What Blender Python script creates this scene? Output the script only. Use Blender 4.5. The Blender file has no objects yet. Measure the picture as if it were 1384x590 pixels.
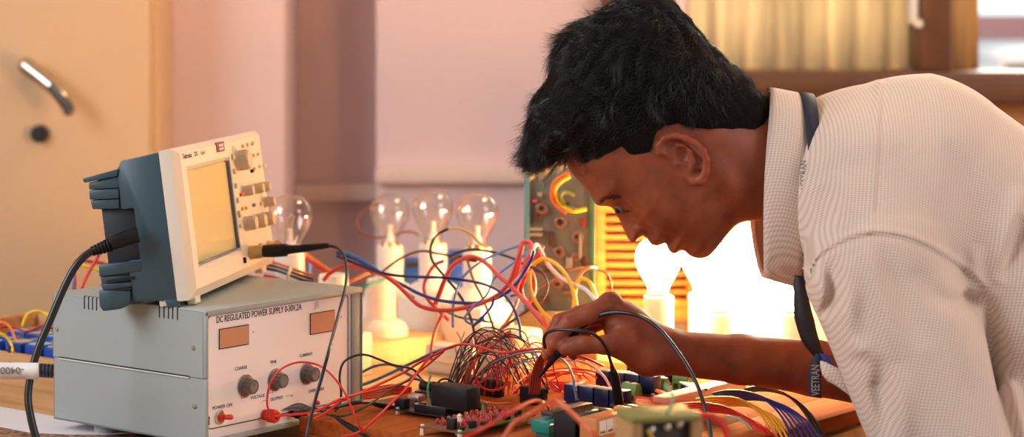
import bpy, bmesh, math, random
import numpy as np
from mathutils import Vector, Matrix

# ---------------------------------------------------------------- camera, world, lights
F, W_IMG, H_IMG = 3000.0, 1384, 590          # focal length in pixels of the 1384x590 frame
TABLE = 0.75
ZC = TABLE + 0.497                            # eye height
sc = bpy.context.scene
COL = sc.collection
cam_d = bpy.data.cameras.new('camera')
cam = bpy.data.objects.new('camera', cam_d)
COL.objects.link(cam)
sc.camera = cam
cam.location = (0, 0, ZC)
cam.rotation_euler = (math.pi / 2, 0, 0)
cam_d.sensor_fit = 'HORIZONTAL'
cam_d.sensor_width = 36.0
cam_d.lens = 36.0 * F / W_IMG
cam_d.shift_y = -295.0 / W_IMG                # horizon sits on the top edge of the frame
cam_d.clip_start = 0.05
cam_d.dof.use_dof = True
cam_d.dof.focus_distance = 2.49
cam_d.dof.aperture_fstop = 4.2

world = bpy.data.worlds.new('world')
sc.world = world
world.use_nodes = True
wn = world.node_tree
bg = wn.nodes['Background']
# open sky beyond the window wall, dim room on the photographer's side
wtc = wn.nodes.new('ShaderNodeTexCoord'); wsp = wn.nodes.new('ShaderNodeSeparateXYZ')
wmr = wn.nodes.new('ShaderNodeMapRange'); wmr.interpolation_type = 'SMOOTHSTEP'
wmr.inputs['From Min'].default_value = 0.0; wmr.inputs['From Max'].default_value = 0.5
wmx = wn.nodes.new('ShaderNodeMix'); wmx.data_type = 'RGBA'
wmx.inputs['A'].default_value = (0.30, 0.27, 0.26, 1)
wmx.inputs['B'].default_value = (1.25, 1.45, 1.5, 1)
wn.links.new(wtc.outputs['Generated'], wsp.inputs[0]); wn.links.new(wsp.outputs['Y'], wmr.inputs['Value'])
wn.links.new(wmr.outputs['Result'], wmx.inputs['Factor']); wn.links.new(wmx.outputs['Result'], bg.inputs[0])
bg.inputs[1].default_value = 1.0

vs = sc.view_settings
vs.view_transform = 'Standard'
vs.look = 'None'
vs.gamma = 1.0
vs.exposure = 0.34
vs.use_curve_mapping = False

BULB_L = 118.0                                # radiance of the lit lamps
BULB_C = (1.0, 0.54, 0.20)

def area_light(name, loc, target, sx, sy, power, color):
    l = bpy.data.lights.new(name, 'AREA')
    l.shape = 'RECTANGLE'; l.size = sx; l.size_y = sy; l.energy = power; l.color = color
    o = bpy.data.objects.new(name, l)
    COL.objects.link(o)
    o.location = loc
    d = Vector(target) - Vector(loc)
    o.rotation_euler = d.to_track_quat('-Z', 'Y').to_euler()
    return o
# daylight through the windows of the wall beside and behind the photographer
area_light('window_daylight', (-2.35, 1.55, 2.05), (0.3, 2.6, 0.9), 1.6, 1.4, 50, (0.86, 0.93, 1.0))
area_light('doorway_daylight', (2.35, 1.1, 1.9), (0.0, 2.5, 0.9), 1.2, 1.6, 24, (1.0, 0.92, 0.90))
# daylight outside the window, and a warm light above the back half
area_light('sunlit_yard', (1.3, 6.2, 2.6), (0.9, 4.2, 1.3), 2.5, 1.5, 260, (1.0, 0.90, 0.72))
area_light('warm_rim_light', (0.9, 3.3, 2.75), (0.5, 3.3, 0.9), 1.0, 0.5, 15, (1.0, 0.74, 0.44))  # unseen source, added for the orange rim on the hair

# ---------------------------------------------------------------- helpers
def P(px, py, Y):
    """point seen at pixel (px, py) of the photograph, at distance Y from the camera"""
    return Vector(((px - 692.0) / F * Y, Y, ZC - py / F * Y))

def Pz(px, py, z):
    Y = (ZC - z) * F / py
    return P(px, py, Y)

def on_plane(px, py, o, n):
    d = Vector(((px - 692.0) / F, 1.0, -py / F))
    c = Vector((0, 0, ZC))
    t = (Vector(o) - c).dot(n) / d.dot(n)
    return c + d * t

def frame(o, x, y=None, z=None):
    x = Vector(x).normalized()
    if y is not None:
        y = Vector(y); z = x.cross(y).normalized(); y = z.cross(x)
    else:
        z = Vector(z); y = z.cross(x).normalized(); z = x.cross(y)
    m = Matrix((x, y, z)).transposed().to_4x4()
    m.translation = Vector(o)
    return m

def axis_frame(o, zdir):
    z = Vector(zdir).normalized()
    t = Vector((0, 0, 1)) if abs(z.z) < 0.9 else Vector((1, 0, 0))
    x = t.cross(z).normalized(); y = z.cross(x)
    m = Matrix((x, y, z)).transposed().to_4x4(); m.translation = Vector(o)
    return m

WM = {}
def thing(name, label, cat, loc=(0, 0, 0), M=None, group=None):
    o = bpy.data.objects.new(name, None)
    o.empty_display_size = 0.03
    COL.objects.link(o)
    if M is None:
        M = Matrix.Translation(Vector(loc))
    o.matrix_basis = M
    WM[o.name] = M.copy()
    o['label'] = label; o['category'] = cat
    if group: o['group'] = group
    return o

def tag(o, label, cat, group=None, kind=None):
    o['label'] = label; o['category'] = cat
    if group: o['group'] = group
    if kind: o['kind'] = kind
    return o

def struct(o):
    o['kind'] = 'structure'
    return o

def link_mesh(name, me, mats, parent=None, smooth=32):
    """link a mesh whose vertices are in world space"""
    for m in (mats if isinstance(mats, (list, tuple)) else [mats]):
        me.materials.append(m)
    o = bpy.data.objects.new(name, me)
    COL.objects.link(o)
    if parent is not None:
        Mp = WM[parent.name]
        me.transform(Mp.inverted())
        o.parent = parent
        WM[o.name] = Mp.copy()
    else:
        n = len(me.vertices)
        a = np.empty(n * 3, dtype=np.float32); me.vertices.foreach_get('co', a); a = a.reshape(-1, 3)
        lo, hi = a.min(0), a.max(0)
        loc = Vector((float(lo[0] + hi[0]) / 2, float(lo[1] + hi[1]) / 2, float(lo[2])))
        me.transform(Matrix.Translation(-loc))
        o.location = loc
        WM[o.name] = Matrix.Translation(loc)
    me.update()
    if smooth is not None:
        me.polygons.foreach_set('use_smooth', [True] * len(me.polygons))
        if smooth < 180:
            me.set_sharp_from_angle(angle=math.radians(smooth))
    return o

def catmull(pts, n=8, closed=False):
    pts = [Vector(p) for p in pts]
    if len(pts) < 3 and not closed:
        return [pts[0].lerp(pts[-1], i / n) for i in range(n + 1)]
    out = []
    N = len(pts)
    segs = N if closed else N - 1
    for i in range(segs):
        if closed:
            p0, p1, p2, p3 = (pts[(i + k - 1) % N] for k in range(4))
        else:
            p1, p2 = pts[i], pts[i + 1]
            p0 = pts[i - 1] if i > 0 else p1 * 2 - p2
            p3 = pts[i + 2] if i + 2 < N else p2 * 2 - p1
        for k in range(n):
            t = k / n; t2 = t * t; t3 = t2 * t
            out.append(0.5 * ((2 * p1) + (p2 - p0) * t + (2 * p0 - 5 * p1 + 4 * p2 - p3) * t2 + (3 * p1 - p0 - 3 * p2 + p3) * t3))
    if not closed:
        out.append(pts[-1].copy())
    return out

class MB:
    """collects shapes in the space of M, builds one mesh object"""
    def __init__(self, M=None):
        self.bm = bmesh.new()
        self.M = M or Matrix.Identity(4)
        self.mi = 0
    def _add(self, tmp, M=None, mi=None):
        me = bpy.data.meshes.new('tmp')
        for f in tmp.faces: f.material_index = self.mi if mi is None else mi
        tmp.to_mesh(me); tmp.free()
        me.transform(self.M @ M if M is not None else self.M)
        self.bm.from_mesh(me)
        bpy.data.meshes.remove(me)
        return self
    def box(self, lo, hi, bev=0.0, seg=2, M=None, mi=None):
        t = bmesh.new()
        bmesh.ops.create_cube(t, size=1.0)
        lo, hi = Vector(lo), Vector(hi)
        for v in t.verts:
            v.co = Vector(((v.co[i] + 0.5) * (hi[i] - lo[i]) + lo[i] for i in range(3)))
        if bev > 0:
            bmesh.ops.bevel(t, geom=list(t.edges), offset=bev, segments=seg, profile=0.5, affect='EDGES')
        return self._add(t, M, mi)
    def prism(self, poly, z0, z1, bev=0.0, seg=2, M=None, mi=None):
        """polygon in local xy, extruded along z"""
        t = bmesh.new()
        a = [t.verts.new((p[0], p[1], z0)) for p in poly]
        b = [t.verts.new((p[0], p[1], z1)) for p in poly]
        n = len(poly)
        t.faces.new(list(reversed(a))); t.faces.new(b)
        for i in range(n):
            t.faces.new((a[i], a[(i + 1) % n], b[(i + 1) % n], b[i]))
        bmesh.ops.recalc_face_normals(t, faces=list(t.faces))
        if bev > 0:
            bmesh.ops.bevel(t, geom=list(t.edges), offset=bev, segments=seg, profile=0.5, affect='EDGES')
        return self._add(t, M, mi)
    def lathe(self, prof, n=24, M=None, mi=None, cap=True):
        """prof: (r, z) pairs, axis is local z"""
        t = bmesh.new()
        rings = []
        for r, z in prof:
            if r < 1e-6:
                rings.append([t.verts.new((0, 0, z))])
            else:
                rings.append([t.verts.new((r * math.cos(2 * math.pi * k / n), r * math.sin(2 * math.pi * k / n), z)) for k in range(n)])
        for a, b in zip(rings[:-1], rings[1:]):
            if len(a) == 1 and len(b) == 1: continue
            for k in range(n):
                k2 = (k + 1) % n
                if len(a) == 1: t.faces.new((a[0], b[k], b[k2]))
                elif len(b) == 1: t.faces.new((a[k], b[0], a[k2]))
                else: t.faces.new((a[k], b[k], b[k2], a[k2]))
        if cap:
            if len(rings[0]) > 1: t.faces.new(rings[0])
            if len(rings[-1]) > 1: t.faces.new(list(reversed(rings[-1])))
        bmesh.ops.recalc_face_normals(t, faces=list(t.faces))
        return self._add(t, M, mi)
    def cyl(self, a, b, r, r2=None, n=20, mi=None):
        a, b = Vector(a), Vector(b)
        L = (b - a).length
        return self.lathe([(r, 0), (r if r2 is None else r2, L)], n, axis_frame(a, b - a), mi)
    def sphere(self, c, r, n=20, m=12, scale=(1, 1, 1), M=None, mi=None):
        prof = [(r * math.sin(math.pi * i / m), -r * math.cos(math.pi * i / m)) for i in range(m + 1)]
        prof[0] = (0, -r); prof[-1] = (0, r)
        S = Matrix.Translation(Vector(c)) @ Matrix.Diagonal((*scale, 1))
        return self.lathe(prof, n, (M @ S) if M is not None else S, mi)
    def tube(self, pts, r, n=8, closed=False, mi=None, cap=True):
        pts = [Vector(p) for p in pts]
        t = bmesh.new()
        N = len(pts)
        rr = r if isinstance(r, (list, tuple)) else [r] * N
        tang = []
        for i in range(N):
            if closed: d = pts[(i + 1) % N] - pts[i - 1]
            else: d = pts[min(i + 1, N - 1)] - pts[max(i - 1, 0)]
            if d.length < 1e-9: d = Vector((0, 0, 1))
            tang.append(d.normalized())
        u = tang[0].orthogonal().normalized()
        rings = []
        for i in range(N):
            d = tang[i]
            u = (u - d * u.dot(d))
            u = u.normalized() if u.length > 1e-6 else d.orthogonal().normalized()
            v = d.cross(u)
            rings.append([t.verts.new(pts[i] + (u * math.cos(2 * math.pi * k / n) + v * math.sin(2 * math.pi * k / n)) * rr[i]) for k in range(n)])
        R = N if closed else N - 1
        for i in range(R):
            a, b = rings[i], rings[(i + 1) % N]
            for k in range(n):
                t.faces.new((a[k], a[(k + 1) % n], b[(k + 1) % n], b[k]))
        if cap and not closed:
            t.faces.new(list(reversed(rings[0]))); t.faces.new(rings[-1])
        return self._add(t, None, mi)
    def grid(self, rows, closed_u=False, mi=None):
        t = bmesh.new()
        V = [[t.verts.new(Vector(p)) for p in r] for r in rows]
        for a, b in zip(V[:-1], V[1:]):
            n = len(a)
            for k in range(n if closed_u else n - 1):
                t.faces.new((a[k], a[(k + 1) % n], b[(k + 1) % n], b[k]))
        return self._add(t, None, mi)
    def build(self, name, mats, parent=None, smooth=32):
        me = bpy.data.meshes.new(name)
        self.bm.to_mesh(me); self.bm.free()
        return link_mesh(name, me, mats, parent, smooth)

def text_mesh(name, body, size, M, mat, parent, align='LEFT', ext=0.0002, sx=1.0, bold=0.0):
    """lettering standing on the local xy plane of M"""
    cu = bpy.data.curves.new(name, 'FONT')
    cu.body = body; cu.size = size; cu.extrude = ext; cu.align_x = align; cu.align_y = 'CENTER'; cu.offset = bold
    cu.resolution_u = 3
    o = bpy.data.objects.new(name, cu)
    COL.objects.link(o)
    dg = bpy.context.evaluated_depsgraph_get()
    me = bpy.data.meshes.new_from_object(o.evaluated_get(dg))
    bpy.data.objects.remove(o); bpy.data.curves.remove(cu)
    me.materials.clear()
    me.transform(M @ Matrix.Diagonal((sx, 1, 1, 1)))
    return link_mesh(name, me, mat, parent, None)

def children_of(o):
    return [c for c in bpy.data.objects if c.parent == o]
def copy_tree(o, M=None, label=None, group=None):
    r = o.copy(); COL.objects.link(r)
    if M is not None: r.matrix_basis = M
    if label: r['label'] = label
    if group: r['group'] = group
    WM[r.name] = r.matrix_basis.copy()
    def rec(src, dst):
        for ch in children_of(src):
            c = ch.copy(); COL.objects.link(c); c.parent = dst
            WM[c.name] = WM[r.name]
            rec(ch, c)
    rec(o, r)
    return r

# ---------------------------------------------------------------- materials
MATS = {}
def mat(name, col, rough=0.5, metal=0.0, **kw):
    if name in MATS: return MATS[name]
    m = bpy.data.materials.new(name); m.use_nodes = True
    nt = m.node_tree; b = nt.nodes['Principled BSDF']
    b.inputs['Base Color'].default_value = (*col, 1)
    b.inputs['Roughness'].default_value = rough
    b.inputs['Metallic'].default_value = metal
    if 'spec' in kw: b.inputs['Specular IOR Level'].default_value = kw['spec']
    if 'trans' in kw: b.inputs['Transmission Weight'].default_value = kw['trans']
    if 'sss' in kw:
        b.inputs['Subsurface Weight'].default_value = kw['sss']
        b.inputs['Subsurface Radius'].default_value = kw.get('sssr', (0.012, 0.004, 0.002))
        b.inputs['Subsurface Scale'].default_value = 1.0
    if 'coat' in kw: b.inputs['Coat Weight'].default_value = kw['coat']
    if 'emit' in kw:
        b.inputs['Emission Color'].default_value = (*kw['emit'], 1)
        b.inputs['Emission Strength'].default_value = kw['estr']
    # a little procedural unevenness so nothing is a flat colour
    var = kw.get('var', 0.06)
    if var > 0:
        tc = nt.nodes.new('ShaderNodeTexCoord'); nz = nt.nodes.new('ShaderNodeTexNoise')
        nz.inputs['Scale'].default_value = kw.get('vscale', 60.0); nz.inputs['Detail'].default_value = 4
        mp = nt.nodes.new('ShaderNodeMapRange')
        mp.inputs['To Min'].default_value = 1 - var; mp.inputs['To Max'].default_value = 1 + var
        mx = nt.nodes.new('ShaderNodeMix'); mx.data_type = 'RGBA'; mx.blend_type = 'MULTIPLY'
        mx.inputs['Factor'].default_value = 1.0
        mx.inputs['A'].default_value = (*col, 1)
        nt.links.new(tc.outputs['Object'], nz.inputs['Vector'])
        nt.links.new(nz.outputs['Fac'], mp.inputs['Value'])
        nt.links.new(mp.outputs['Result'], mx.inputs['B'])
        nt.links.new(mx.outputs['Result'], b.inputs['Base Color'])
        if 'bump' in kw:
            bp = nt.nodes.new('ShaderNodeBump'); bp.inputs['Strength'].default_value = kw['bump']
            bp.inputs['Distance'].default_value = kw.get('bdist', 0.001)
            nt.links.new(nz.outputs['Fac'], bp.inputs['Height'])
            nt.links.new(bp.outputs['Normal'], b.inputs['Normal'])
    MATS[name] = m
    return m

def wood_mat(name, c1, c2, axis=(1, 0, 0), scale=14.0, rough=0.5, spec=0.12):
    if name in MATS: return MATS[name]
    m = bpy.data.materials.new(name); m.use_nodes = True
    nt = m.node_tree; b = nt.nodes['Principled BSDF']
    tc = nt.nodes.new('ShaderNodeTexCoord'); mp = nt.nodes.new('ShaderNodeMapping')
    s = [scale * (0.06 if a else 1.0) for a in axis]
    mp.inputs['Scale'].default_value = s
    nz = nt.nodes.new('ShaderNodeTexNoise'); nz.inputs['Scale'].default_value = 3.0
    nz.inputs['Detail'].default_value = 6; nz.inputs['Roughness'].default_value = 0.6; nz.inputs['Distortion'].default_value = 0.8
    n2 = nt.nodes.new('ShaderNodeTexNoise'); n2.inputs['Scale'].default_value = 14.0; n2.inputs['Detail'].default_value = 3
    cr = nt.nodes.new('ShaderNodeValToRGB')
    cr.color_ramp.elements[0].position = 0.32; cr.color_ramp.elements[0].color = (*c2, 1)
    cr.color_ramp.elements[1].position = 0.62; cr.color_ramp.elements[1].color = (*c1, 1)
    ad = nt.nodes.new('ShaderNodeMath'); ad.operation = 'MULTIPLY_ADD'; ad.inputs[1].default_value = 0.3
    nt.links.new(tc.outputs['Object'], mp.inputs['Vector'])
    nt.links.new(mp.outputs['Vector'], nz.inputs['Vector']); nt.links.new(mp.outputs['Vector'], n2.inputs['Vector'])
    nt.links.new(n2.outputs['Fac'], ad.inputs[0])
    sb = nt.nodes.new('ShaderNodeMath'); sb.operation = 'SUBTRACT'; sb.inputs[1].default_value = 0.15
    nt.links.new(nz.outputs['Fac'], sb.inputs[0]); nt.links.new(sb.outputs[0], ad.inputs[2])
    nt.links.new(ad.outputs[0], cr.inputs['Fac']); nt.links.new(cr.outputs['Color'], b.inputs['Base Color'])
    b.inputs['Roughness'].default_value = rough
    b.inputs['Specular IOR Level'].default_value = spec
    bp = nt.nodes.new('ShaderNodeBump'); bp.inputs['Strength'].default_value = 0.15; bp.inputs['Distance'].default_value = 0.001
    nt.links.new(nz.outputs['Fac'], bp.inputs['Height']); nt.links.new(bp.outputs['Normal'], b.inputs['Normal'])
    MATS[name] = m
    return m

def glass_mat(name, tint=(1, 1, 1), rough=0.02, refl=1.0):
    """thin glass: clear straight through, mirror-like towards grazing angles"""
    if name in MATS: return MATS[name]
    m = bpy.data.materials.new(name); m.use_nodes = True
    nt = m.node_tree; nt.nodes.clear()
    out = nt.nodes.new('ShaderNodeOutputMaterial'); mx = nt.nodes.new('ShaderNodeMixShader')
    tr = nt.nodes.new('ShaderNodeBsdfTransparent'); gl = nt.nodes.new('ShaderNodeBsdfGlossy')
    tr.inputs['Color'].default_value = (*tint, 1); gl.inputs['Roughness'].default_value = rough
    lw = nt.nodes.new('ShaderNodeLayerWeight'); lw.inputs['Blend'].default_value = 0.28
    ml = nt.nodes.new('ShaderNodeMath'); ml.operation = 'MULTIPLY_ADD'; ml.inputs[1].default_value = 0.75 * refl; ml.inputs[2].default_value = 0.05 * refl
    nt.links.new(lw.outputs['Facing'], ml.inputs[0]); nt.links.new(ml.outputs[0], mx.inputs['Fac'])
    nt.links.new(tr.outputs[0], mx.inputs[1]); nt.links.new(gl.outputs[0], mx.inputs[2])
    nt.links.new(mx.outputs[0], out.inputs['Surface'])
    MATS[name] = m
    return m

def emit_mat(name, col, strength):
    if name in MATS: return MATS[name]
    m = bpy.data.materials.new(name); m.use_nodes = True
    nt = m.node_tree; b = nt.nodes['Principled BSDF']
    b.inputs['Base Color'].default_value = (*col, 1)
    b.inputs['Emission Color'].default_value = (*col, 1)
    b.inputs['Emission Strength'].default_value = strength
    MATS[name] = m
    return m

def srgb(r, g, b):
    f = lambda c: (c / 255 / 12.92) if c / 255 <= 0.04045 else ((c / 255 + 0.055) / 1.055) ** 2.4
    return (f(r), f(g), f(b))

black = mat('black_plastic', (0.010, 0.010, 0.011), 0.45, spec=0.25)
black_gloss = mat('black_rubber', (0.014, 0.014, 0.016), 0.3)
dark = mat('recess_shade', (0.01, 0.01, 0.01), 0.8)  # near-black stands in for the shade inside slots, gaps and openings
steel = mat('bright_steel', (0.62, 0.60, 0.56), 0.28, 1.0)
brass = mat('brass', (0.72, 0.48, 0.20), 0.3, 1.0)
red_pl = mat('red_plastic', (0.72, 0.03, 0.02), 0.35)
white_pl = mat('white_ceramic', (0.80, 0.77, 0.72), 0.35)
ink = mat('black_ink', (0.015, 0.014, 0.016), 0.6, var=0)
pale_ink = mat('pale_blue_ink', (0.40, 0.46, 0.60), 0.6, var=0)
# ---------------------------------------------------------------- the room
YW = 4.2
pink_wall = mat('pink_wall_paint', srgb(220, 195, 194), 0.75, var=0.03, vscale=5)
tan_wall = mat('tan_wall_paint', srgb(214, 150, 96), 0.75, var=0.05, vscale=4)
floor_m = mat('brown_stone_floor', (0.10, 0.075, 0.06), 0.6, var=0.2, vscale=12)
ceil_m = mat('cream_ceiling_paint', (0.72, 0.66, 0.58), 0.8)
XL, XR, YF, ZT = -2.6, 2.7, -1.0, 2.95
m = MB(); m.box((XL, YF, -0.06), (XR, YW + 0.5, 0)); struct(m.build('floor', floor_m))
m = MB(); m.box((XL, YF, ZT), (XR, YW + 0.5, ZT + 0.08)); struct(m.build('ceiling', ceil_m))
m = MB(); m.box((XL - 0.1, YF, 0), (XL, YW + 0.5, ZT)); struct(m.build('wall_left', pink_wall))
m = MB(); m.box((XR, YF, 0), (XR + 0.1, YW + 0.5, ZT)); struct(m.build('wall_right', pink_wall))
xa = (385 - 692) / F * YW            # pilaster edge
xb = (508 - 692) / F * YW            # wall panel edge
xw0 = (815 - 692) / F * YW           # window opening
zw0 = ZC - 118 / F * YW
zw1 = ZC + 0.95
xw1 = xw0 + 1.25
m = MB()
m.box((XL, YW, 0), (xa, YW + 0.5, ZT), 0.004)
m.box((xa, YW + 0.26, 0), (xb, YW + 0.5, ZT))
m.box((xb, YW, 0), (xw0, YW + 0.12, ZT), 0.004)
m.box((xb, YW + 0.1, 0), (xb + 0.12, YW + 0.5, ZT))
m.box((xw0, YW, zw1), (xw1, YW + 0.12, ZT))
m.box((xw1, YW, 0), (XR, YW + 0.12, ZT))
struct(m.build('wall_back', pink_wall))
m = MB(); m.box((xw0, YW, 0), (xw1, YW + 0.12, zw0)); struct(m.build('wall_below_window', tan_wall))
# horizontal ledge running along the recess and the wall panel
ledge_m = mat('cream_ledge_paint', srgb(218, 194, 182), 0.7)
z1 = ZC - 249 / F * (YW + 0.2); z0 = ZC - 271 / F * (YW + 0.2)
m = MB(); m.box((xa, YW + 0.2, z0), (xb, YW + 0.26, z1), 0.003); struct(m.build('trim_1', ledge_m))
m = MB(); m.box((xb, YW - 0.03, ZC - 246 / F * YW), (xw0 - 0.005, YW, ZC - 226 / F * YW), 0.003); struct(m.build('trim_2', ledge_m))

# window in the back wall: dark timber frame, two sashes of glass
wf = mat('brown_window_timber', srgb(104, 66, 42), 0.45, var=0.15, vscale=20)
def wx(px): return (px - 692) / F * YW
def wz(py): return ZC - py / F * YW
m = MB()
m.box((wx(813), YW - 0.05, wz(124)), (wx(832), YW + 0.06, zw1), 0.004)
m.box((wx(813), YW - 0.07, wz(124)), (xw1, YW + 0.08, wz(95)), 0.005)
m.box((wx(1236), YW - 0.06, wz(95)), (wx(1278), YW + 0.07, zw1), 0.006)
m.box((wx(1284), YW - 0.075, wz(138)), (xw1, YW + 0.05, wz(108)), 0.005)
m.box((wx(813), YW - 0.05, zw1 - 0.06), (xw1, YW + 0.06, zw1), 0.004)
m.box((xw1 - 0.05, YW - 0.05, wz(124)), (xw1, YW + 0.06, zw1), 0.004)
fr = struct(m.build('window_1', wf))
pane = glass_mat('window_glass', (0.95, 0.96, 0.95), 0.02, 0.4)
for (a, b_) in ((832, 1236), (1278, 1700)):
    m = MB(); m.box((wx(a), YW + 0.035, wz(100)), (min(wx(b_), xw1 - 0.05), YW + 0.039, zw1 - 0.06))
    m.build('pane', pane, fr)
# steel bolt on the mullion
m = MB(); m.box((wx(1222), YW - 0.062, wz(32)), (wx(1233), YW - 0.03, wz(-30)), 0.003); m.cyl((wx(1231), YW - 0.06, wz(31)), (wx(1231), YW - 0.085, wz(31)), 0.008)
struct(m.build('window_bolt', mat('pale_bolt_paint', (0.75, 0.70, 0.62), 0.3), fr))

# curtains behind the glass
def curtain_mat(name, col, tr):
    m = bpy.data.materials.new(name); m.use_nodes = True
    nt = m.node_tree; nt.nodes.clear()
    out = nt.nodes.new('ShaderNodeOutputMaterial'); mx = nt.nodes.new('ShaderNodeMixShader')
    d = nt.nodes.new('ShaderNodeBsdfDiffuse'); t = nt.nodes.new('ShaderNodeBsdfTranslucent')
    tc = nt.nodes.new('ShaderNodeTexCoord'); nz = nt.nodes.new('ShaderNodeTexNoise'); mp = nt.nodes.new('ShaderNodeMapping')
    mp.inputs['Scale'].default_value = (16, 1, 1.2); nz.inputs['Scale'].default_value = 1.6; nz.inputs['Detail'].default_value = 3
    cr = nt.nodes.new('ShaderNodeValToRGB')
    cr.color_ramp.elements[0].position = 0.3; cr.color_ramp.elements[0].color = (*[c * 0.62 for c in col], 1)
    cr.color_ramp.elements[1].position = 0.7; cr.color_ramp.elements[1].color = (*col, 1)
    nt.links.new(tc.outputs['Object'], mp.inputs[0]); nt.links.new(mp.outputs[0], nz.inputs[0]); nt.links.new(nz.outputs['Fac'], cr.inputs[0])
    nt.links.new(cr.outputs[0], d.inputs[0]); nt.links.new(cr.outputs[0], t.inputs[0])
    mx.inputs[0].default_value = tr
    nt.links.new(d.outputs[0], mx.inputs[1]); nt.links.new(t.outputs[0], mx.inputs[2]); nt.links.new(mx.outputs[0], out.inputs[0])
    return m
cream_curtain = curtain_mat('cream_curtain_cloth', srgb(240, 220, 188), 0.55)
pale_curtain = curtain_mat('pale_pink_curtain_cloth', srgb(228, 206, 200), 0.55)
tan_curtain = curtain_mat('tan_curtain_cloth', srgb(222, 184, 136), 0.5)
def curtain(px0, px1, mt, label, seed, amp=0.018, per=0.055):
    x0, x1 = wx(px0), wx(px1)
    rnd = random.Random(seed); ph = rnd.random() * 6
    n = int((x1 - x0) / 0.004); rows = []
    for j in range(9):
        z = wz(112) + (zw1 - 0.04 - wz(112)) * j / 8
        r = []
        for i in range(n + 1):
            x = x0 + (x1 - x0) * i / n
            y = YW + 0.075 + amp * math.sin(ph + x / per * 6.283 + 0.7 * math.sin(x * 23 + ph)) * (0.8 + 0.2 * math.sin(j + x * 9))
            r.append((x, y, z))
        rows.append(r)
    m = MB(); m.grid(rows)
    o = m.build('curtain', mt, None, 180)
    sol = o.modifiers.new('thickness', 'SOLIDIFY'); sol.thickness = 0.0015
    tag(o, label, 'curtain')
curtain(833, 932, pale_curtain, 'pale pink curtain showing behind the man\'s crown of hair', 1, 0.008, 0.08)
curtain(932, 1236, cream_curtain, 'wide cream curtain filling the larger window sash', 2)
curtain(1279, 1332, tan_curtain, 'narrow tan curtain drawn aside beside the view outdoors', 3, 0.012, 0.04)

# outdoors seen through the clear part of the window
m = MB(); m.box((wx(1200) * 1.9, 8.0, -0.3), (wx(1800) * 1.9, 8.2, ZC - 20 / F * 8.0), 0.01)
struct(m.build('wall_neighbour', mat('mauve_outdoor_wall', srgb(196, 160, 168), 0.8)))
m = MB(); m.box((1.0, YW + 0.5, -0.1), (6.0, 12.0, -0.02)); struct(m.build('ground_outdoor', mat('grey_outdoor_ground', (0.3, 0.28, 0.27), 0.9)))
YV = 7.0
def vx(px): return (px - 692) / F * YV
def vz(py): return ZC - py / F * YV
van = thing('parked_van', 'pale grey parked van seen outdoors through the clear window pane', 'van', (vx(1400), YV, -0.02))
vm = mat('pale_grey_car_paint', srgb(190, 190, 198), 0.35)
prof = [(vx(1330), 0.25), (vx(1330), vz(75)), (vx(1336), vz(66)), (vx(1385), vz(60)), (vx(1480), vz(60)), (vx(1520), vz(80)), (vx(1560), vz(100)), (vx(1560), 0.25)]
Mv = Matrix(((1, 0, 0, 0), (0, 0, 1, YV - 0.0), (0, 1, 0, 0), (0, 0, 0, 1)))
m = MB(); m.prism(prof, -0.2, 0.75, 0.03, 2, Mv); m.build('van_body', vm, van)
m = MB()
m.prism([(vx(1338), vz(98)), (vx(1340), vz(84)), (vx(1372), vz(82)), (vx(1374), vz(98))], -0.215, -0.19, 0.003, 1, Mv)
m.prism([(vx(1384), vz(98)), (vx(1384), vz(80)), (vx(1440), vz(78)), (vx(1445), vz(98))], -0.215, -0.19, 0.003, 1, Mv)
m.build('side_window', mat('dark_car_glass', (0.03, 0.03, 0.04), 0.1), van)
for px in (1362, 1525):
    m = MB(); m.cyl((vx(px), YV - 0.23, 0.13), (vx(px), YV - 0.02, 0.13), 0.15, n=28); m.build('wheel', black, van)

# cream steel cupboard on the window-less side, with lever handle and lock
cream_steel = mat('cream_cupboard_paint', srgb(210, 178, 140), 0.42, var=0.03, vscale=4)
YD = 4.02
def dx(px): return (px - 692) / F * YD
def dz(py): return ZC - py / F * YD
cb = thing('steel_cupboard', 'tall cream steel cupboard with a lever handle standing against the pink wall', 'cupboard', (dx(-60), YD + 0.09, 0))
m = MB(); m.box((dx(-400), YD + 0.006, 0.0), (dx(214), YW - 0.002, 1.98), 0.006); m.build('body', cream_steel, cb)
m = MB(); m.box((dx(-395), YD - 0.014, 0.06), (dx(204), YD + 0.006, 1.94), 0.004)
door = m.build('door', cream_steel, cb)
hm = mat('chrome_handle', (0.66, 0.58, 0.48), 0.22, 1.0)
m = MB()
a, b_ = Vector((dx(44), YD - 0.05, dz(88))), Vector((dx(104), YD - 0.075, dz(146)))
pts = [a, a.lerp(b_, 0.35) + Vector((0.004, 0, 0.004)), a.lerp(b_, 0.7) + Vector((0.006, -0.002, 0.006)), b_]
m.tube(catmull(pts, 6), [0.016 - 0.005 * i / 18 for i in range(19)], 12)
m.cyl((dx(50), YD - 0.014, dz(95)), (dx(50), YD - 0.052, dz(95)), 0.014)
m.sphere(a, 0.016); m.sphere(b_, 0.011)
m.build('handle', hm, door)
m = MB()
c = a.lerp(b_, 0.45) + Vector((0.012, -0.008, 0.0)); d = b_ + Vector((0.006, -0.008, 0.0))
m.tube([c, c.lerp(d, 0.5), d], [0.010, 0.010, 0.008], 10)
m.build('handle_grip', mat('dark_handle_grip', (0.05, 0.035, 0.025), 0.35), door)
m = MB()
m.cyl((dx(57), YD - 0.014, dz(180)), (dx(57), YD - 0.030, dz(180)), 0.017, 0.015)
m.cyl((dx(57), YD - 0.030, dz(180)), (dx(57), YD - 0.034, dz(180)), 0.008)
m.build('keyhole_lock', mat('black_lock', (0.02, 0.016, 0.014), 0.35), door)

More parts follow.
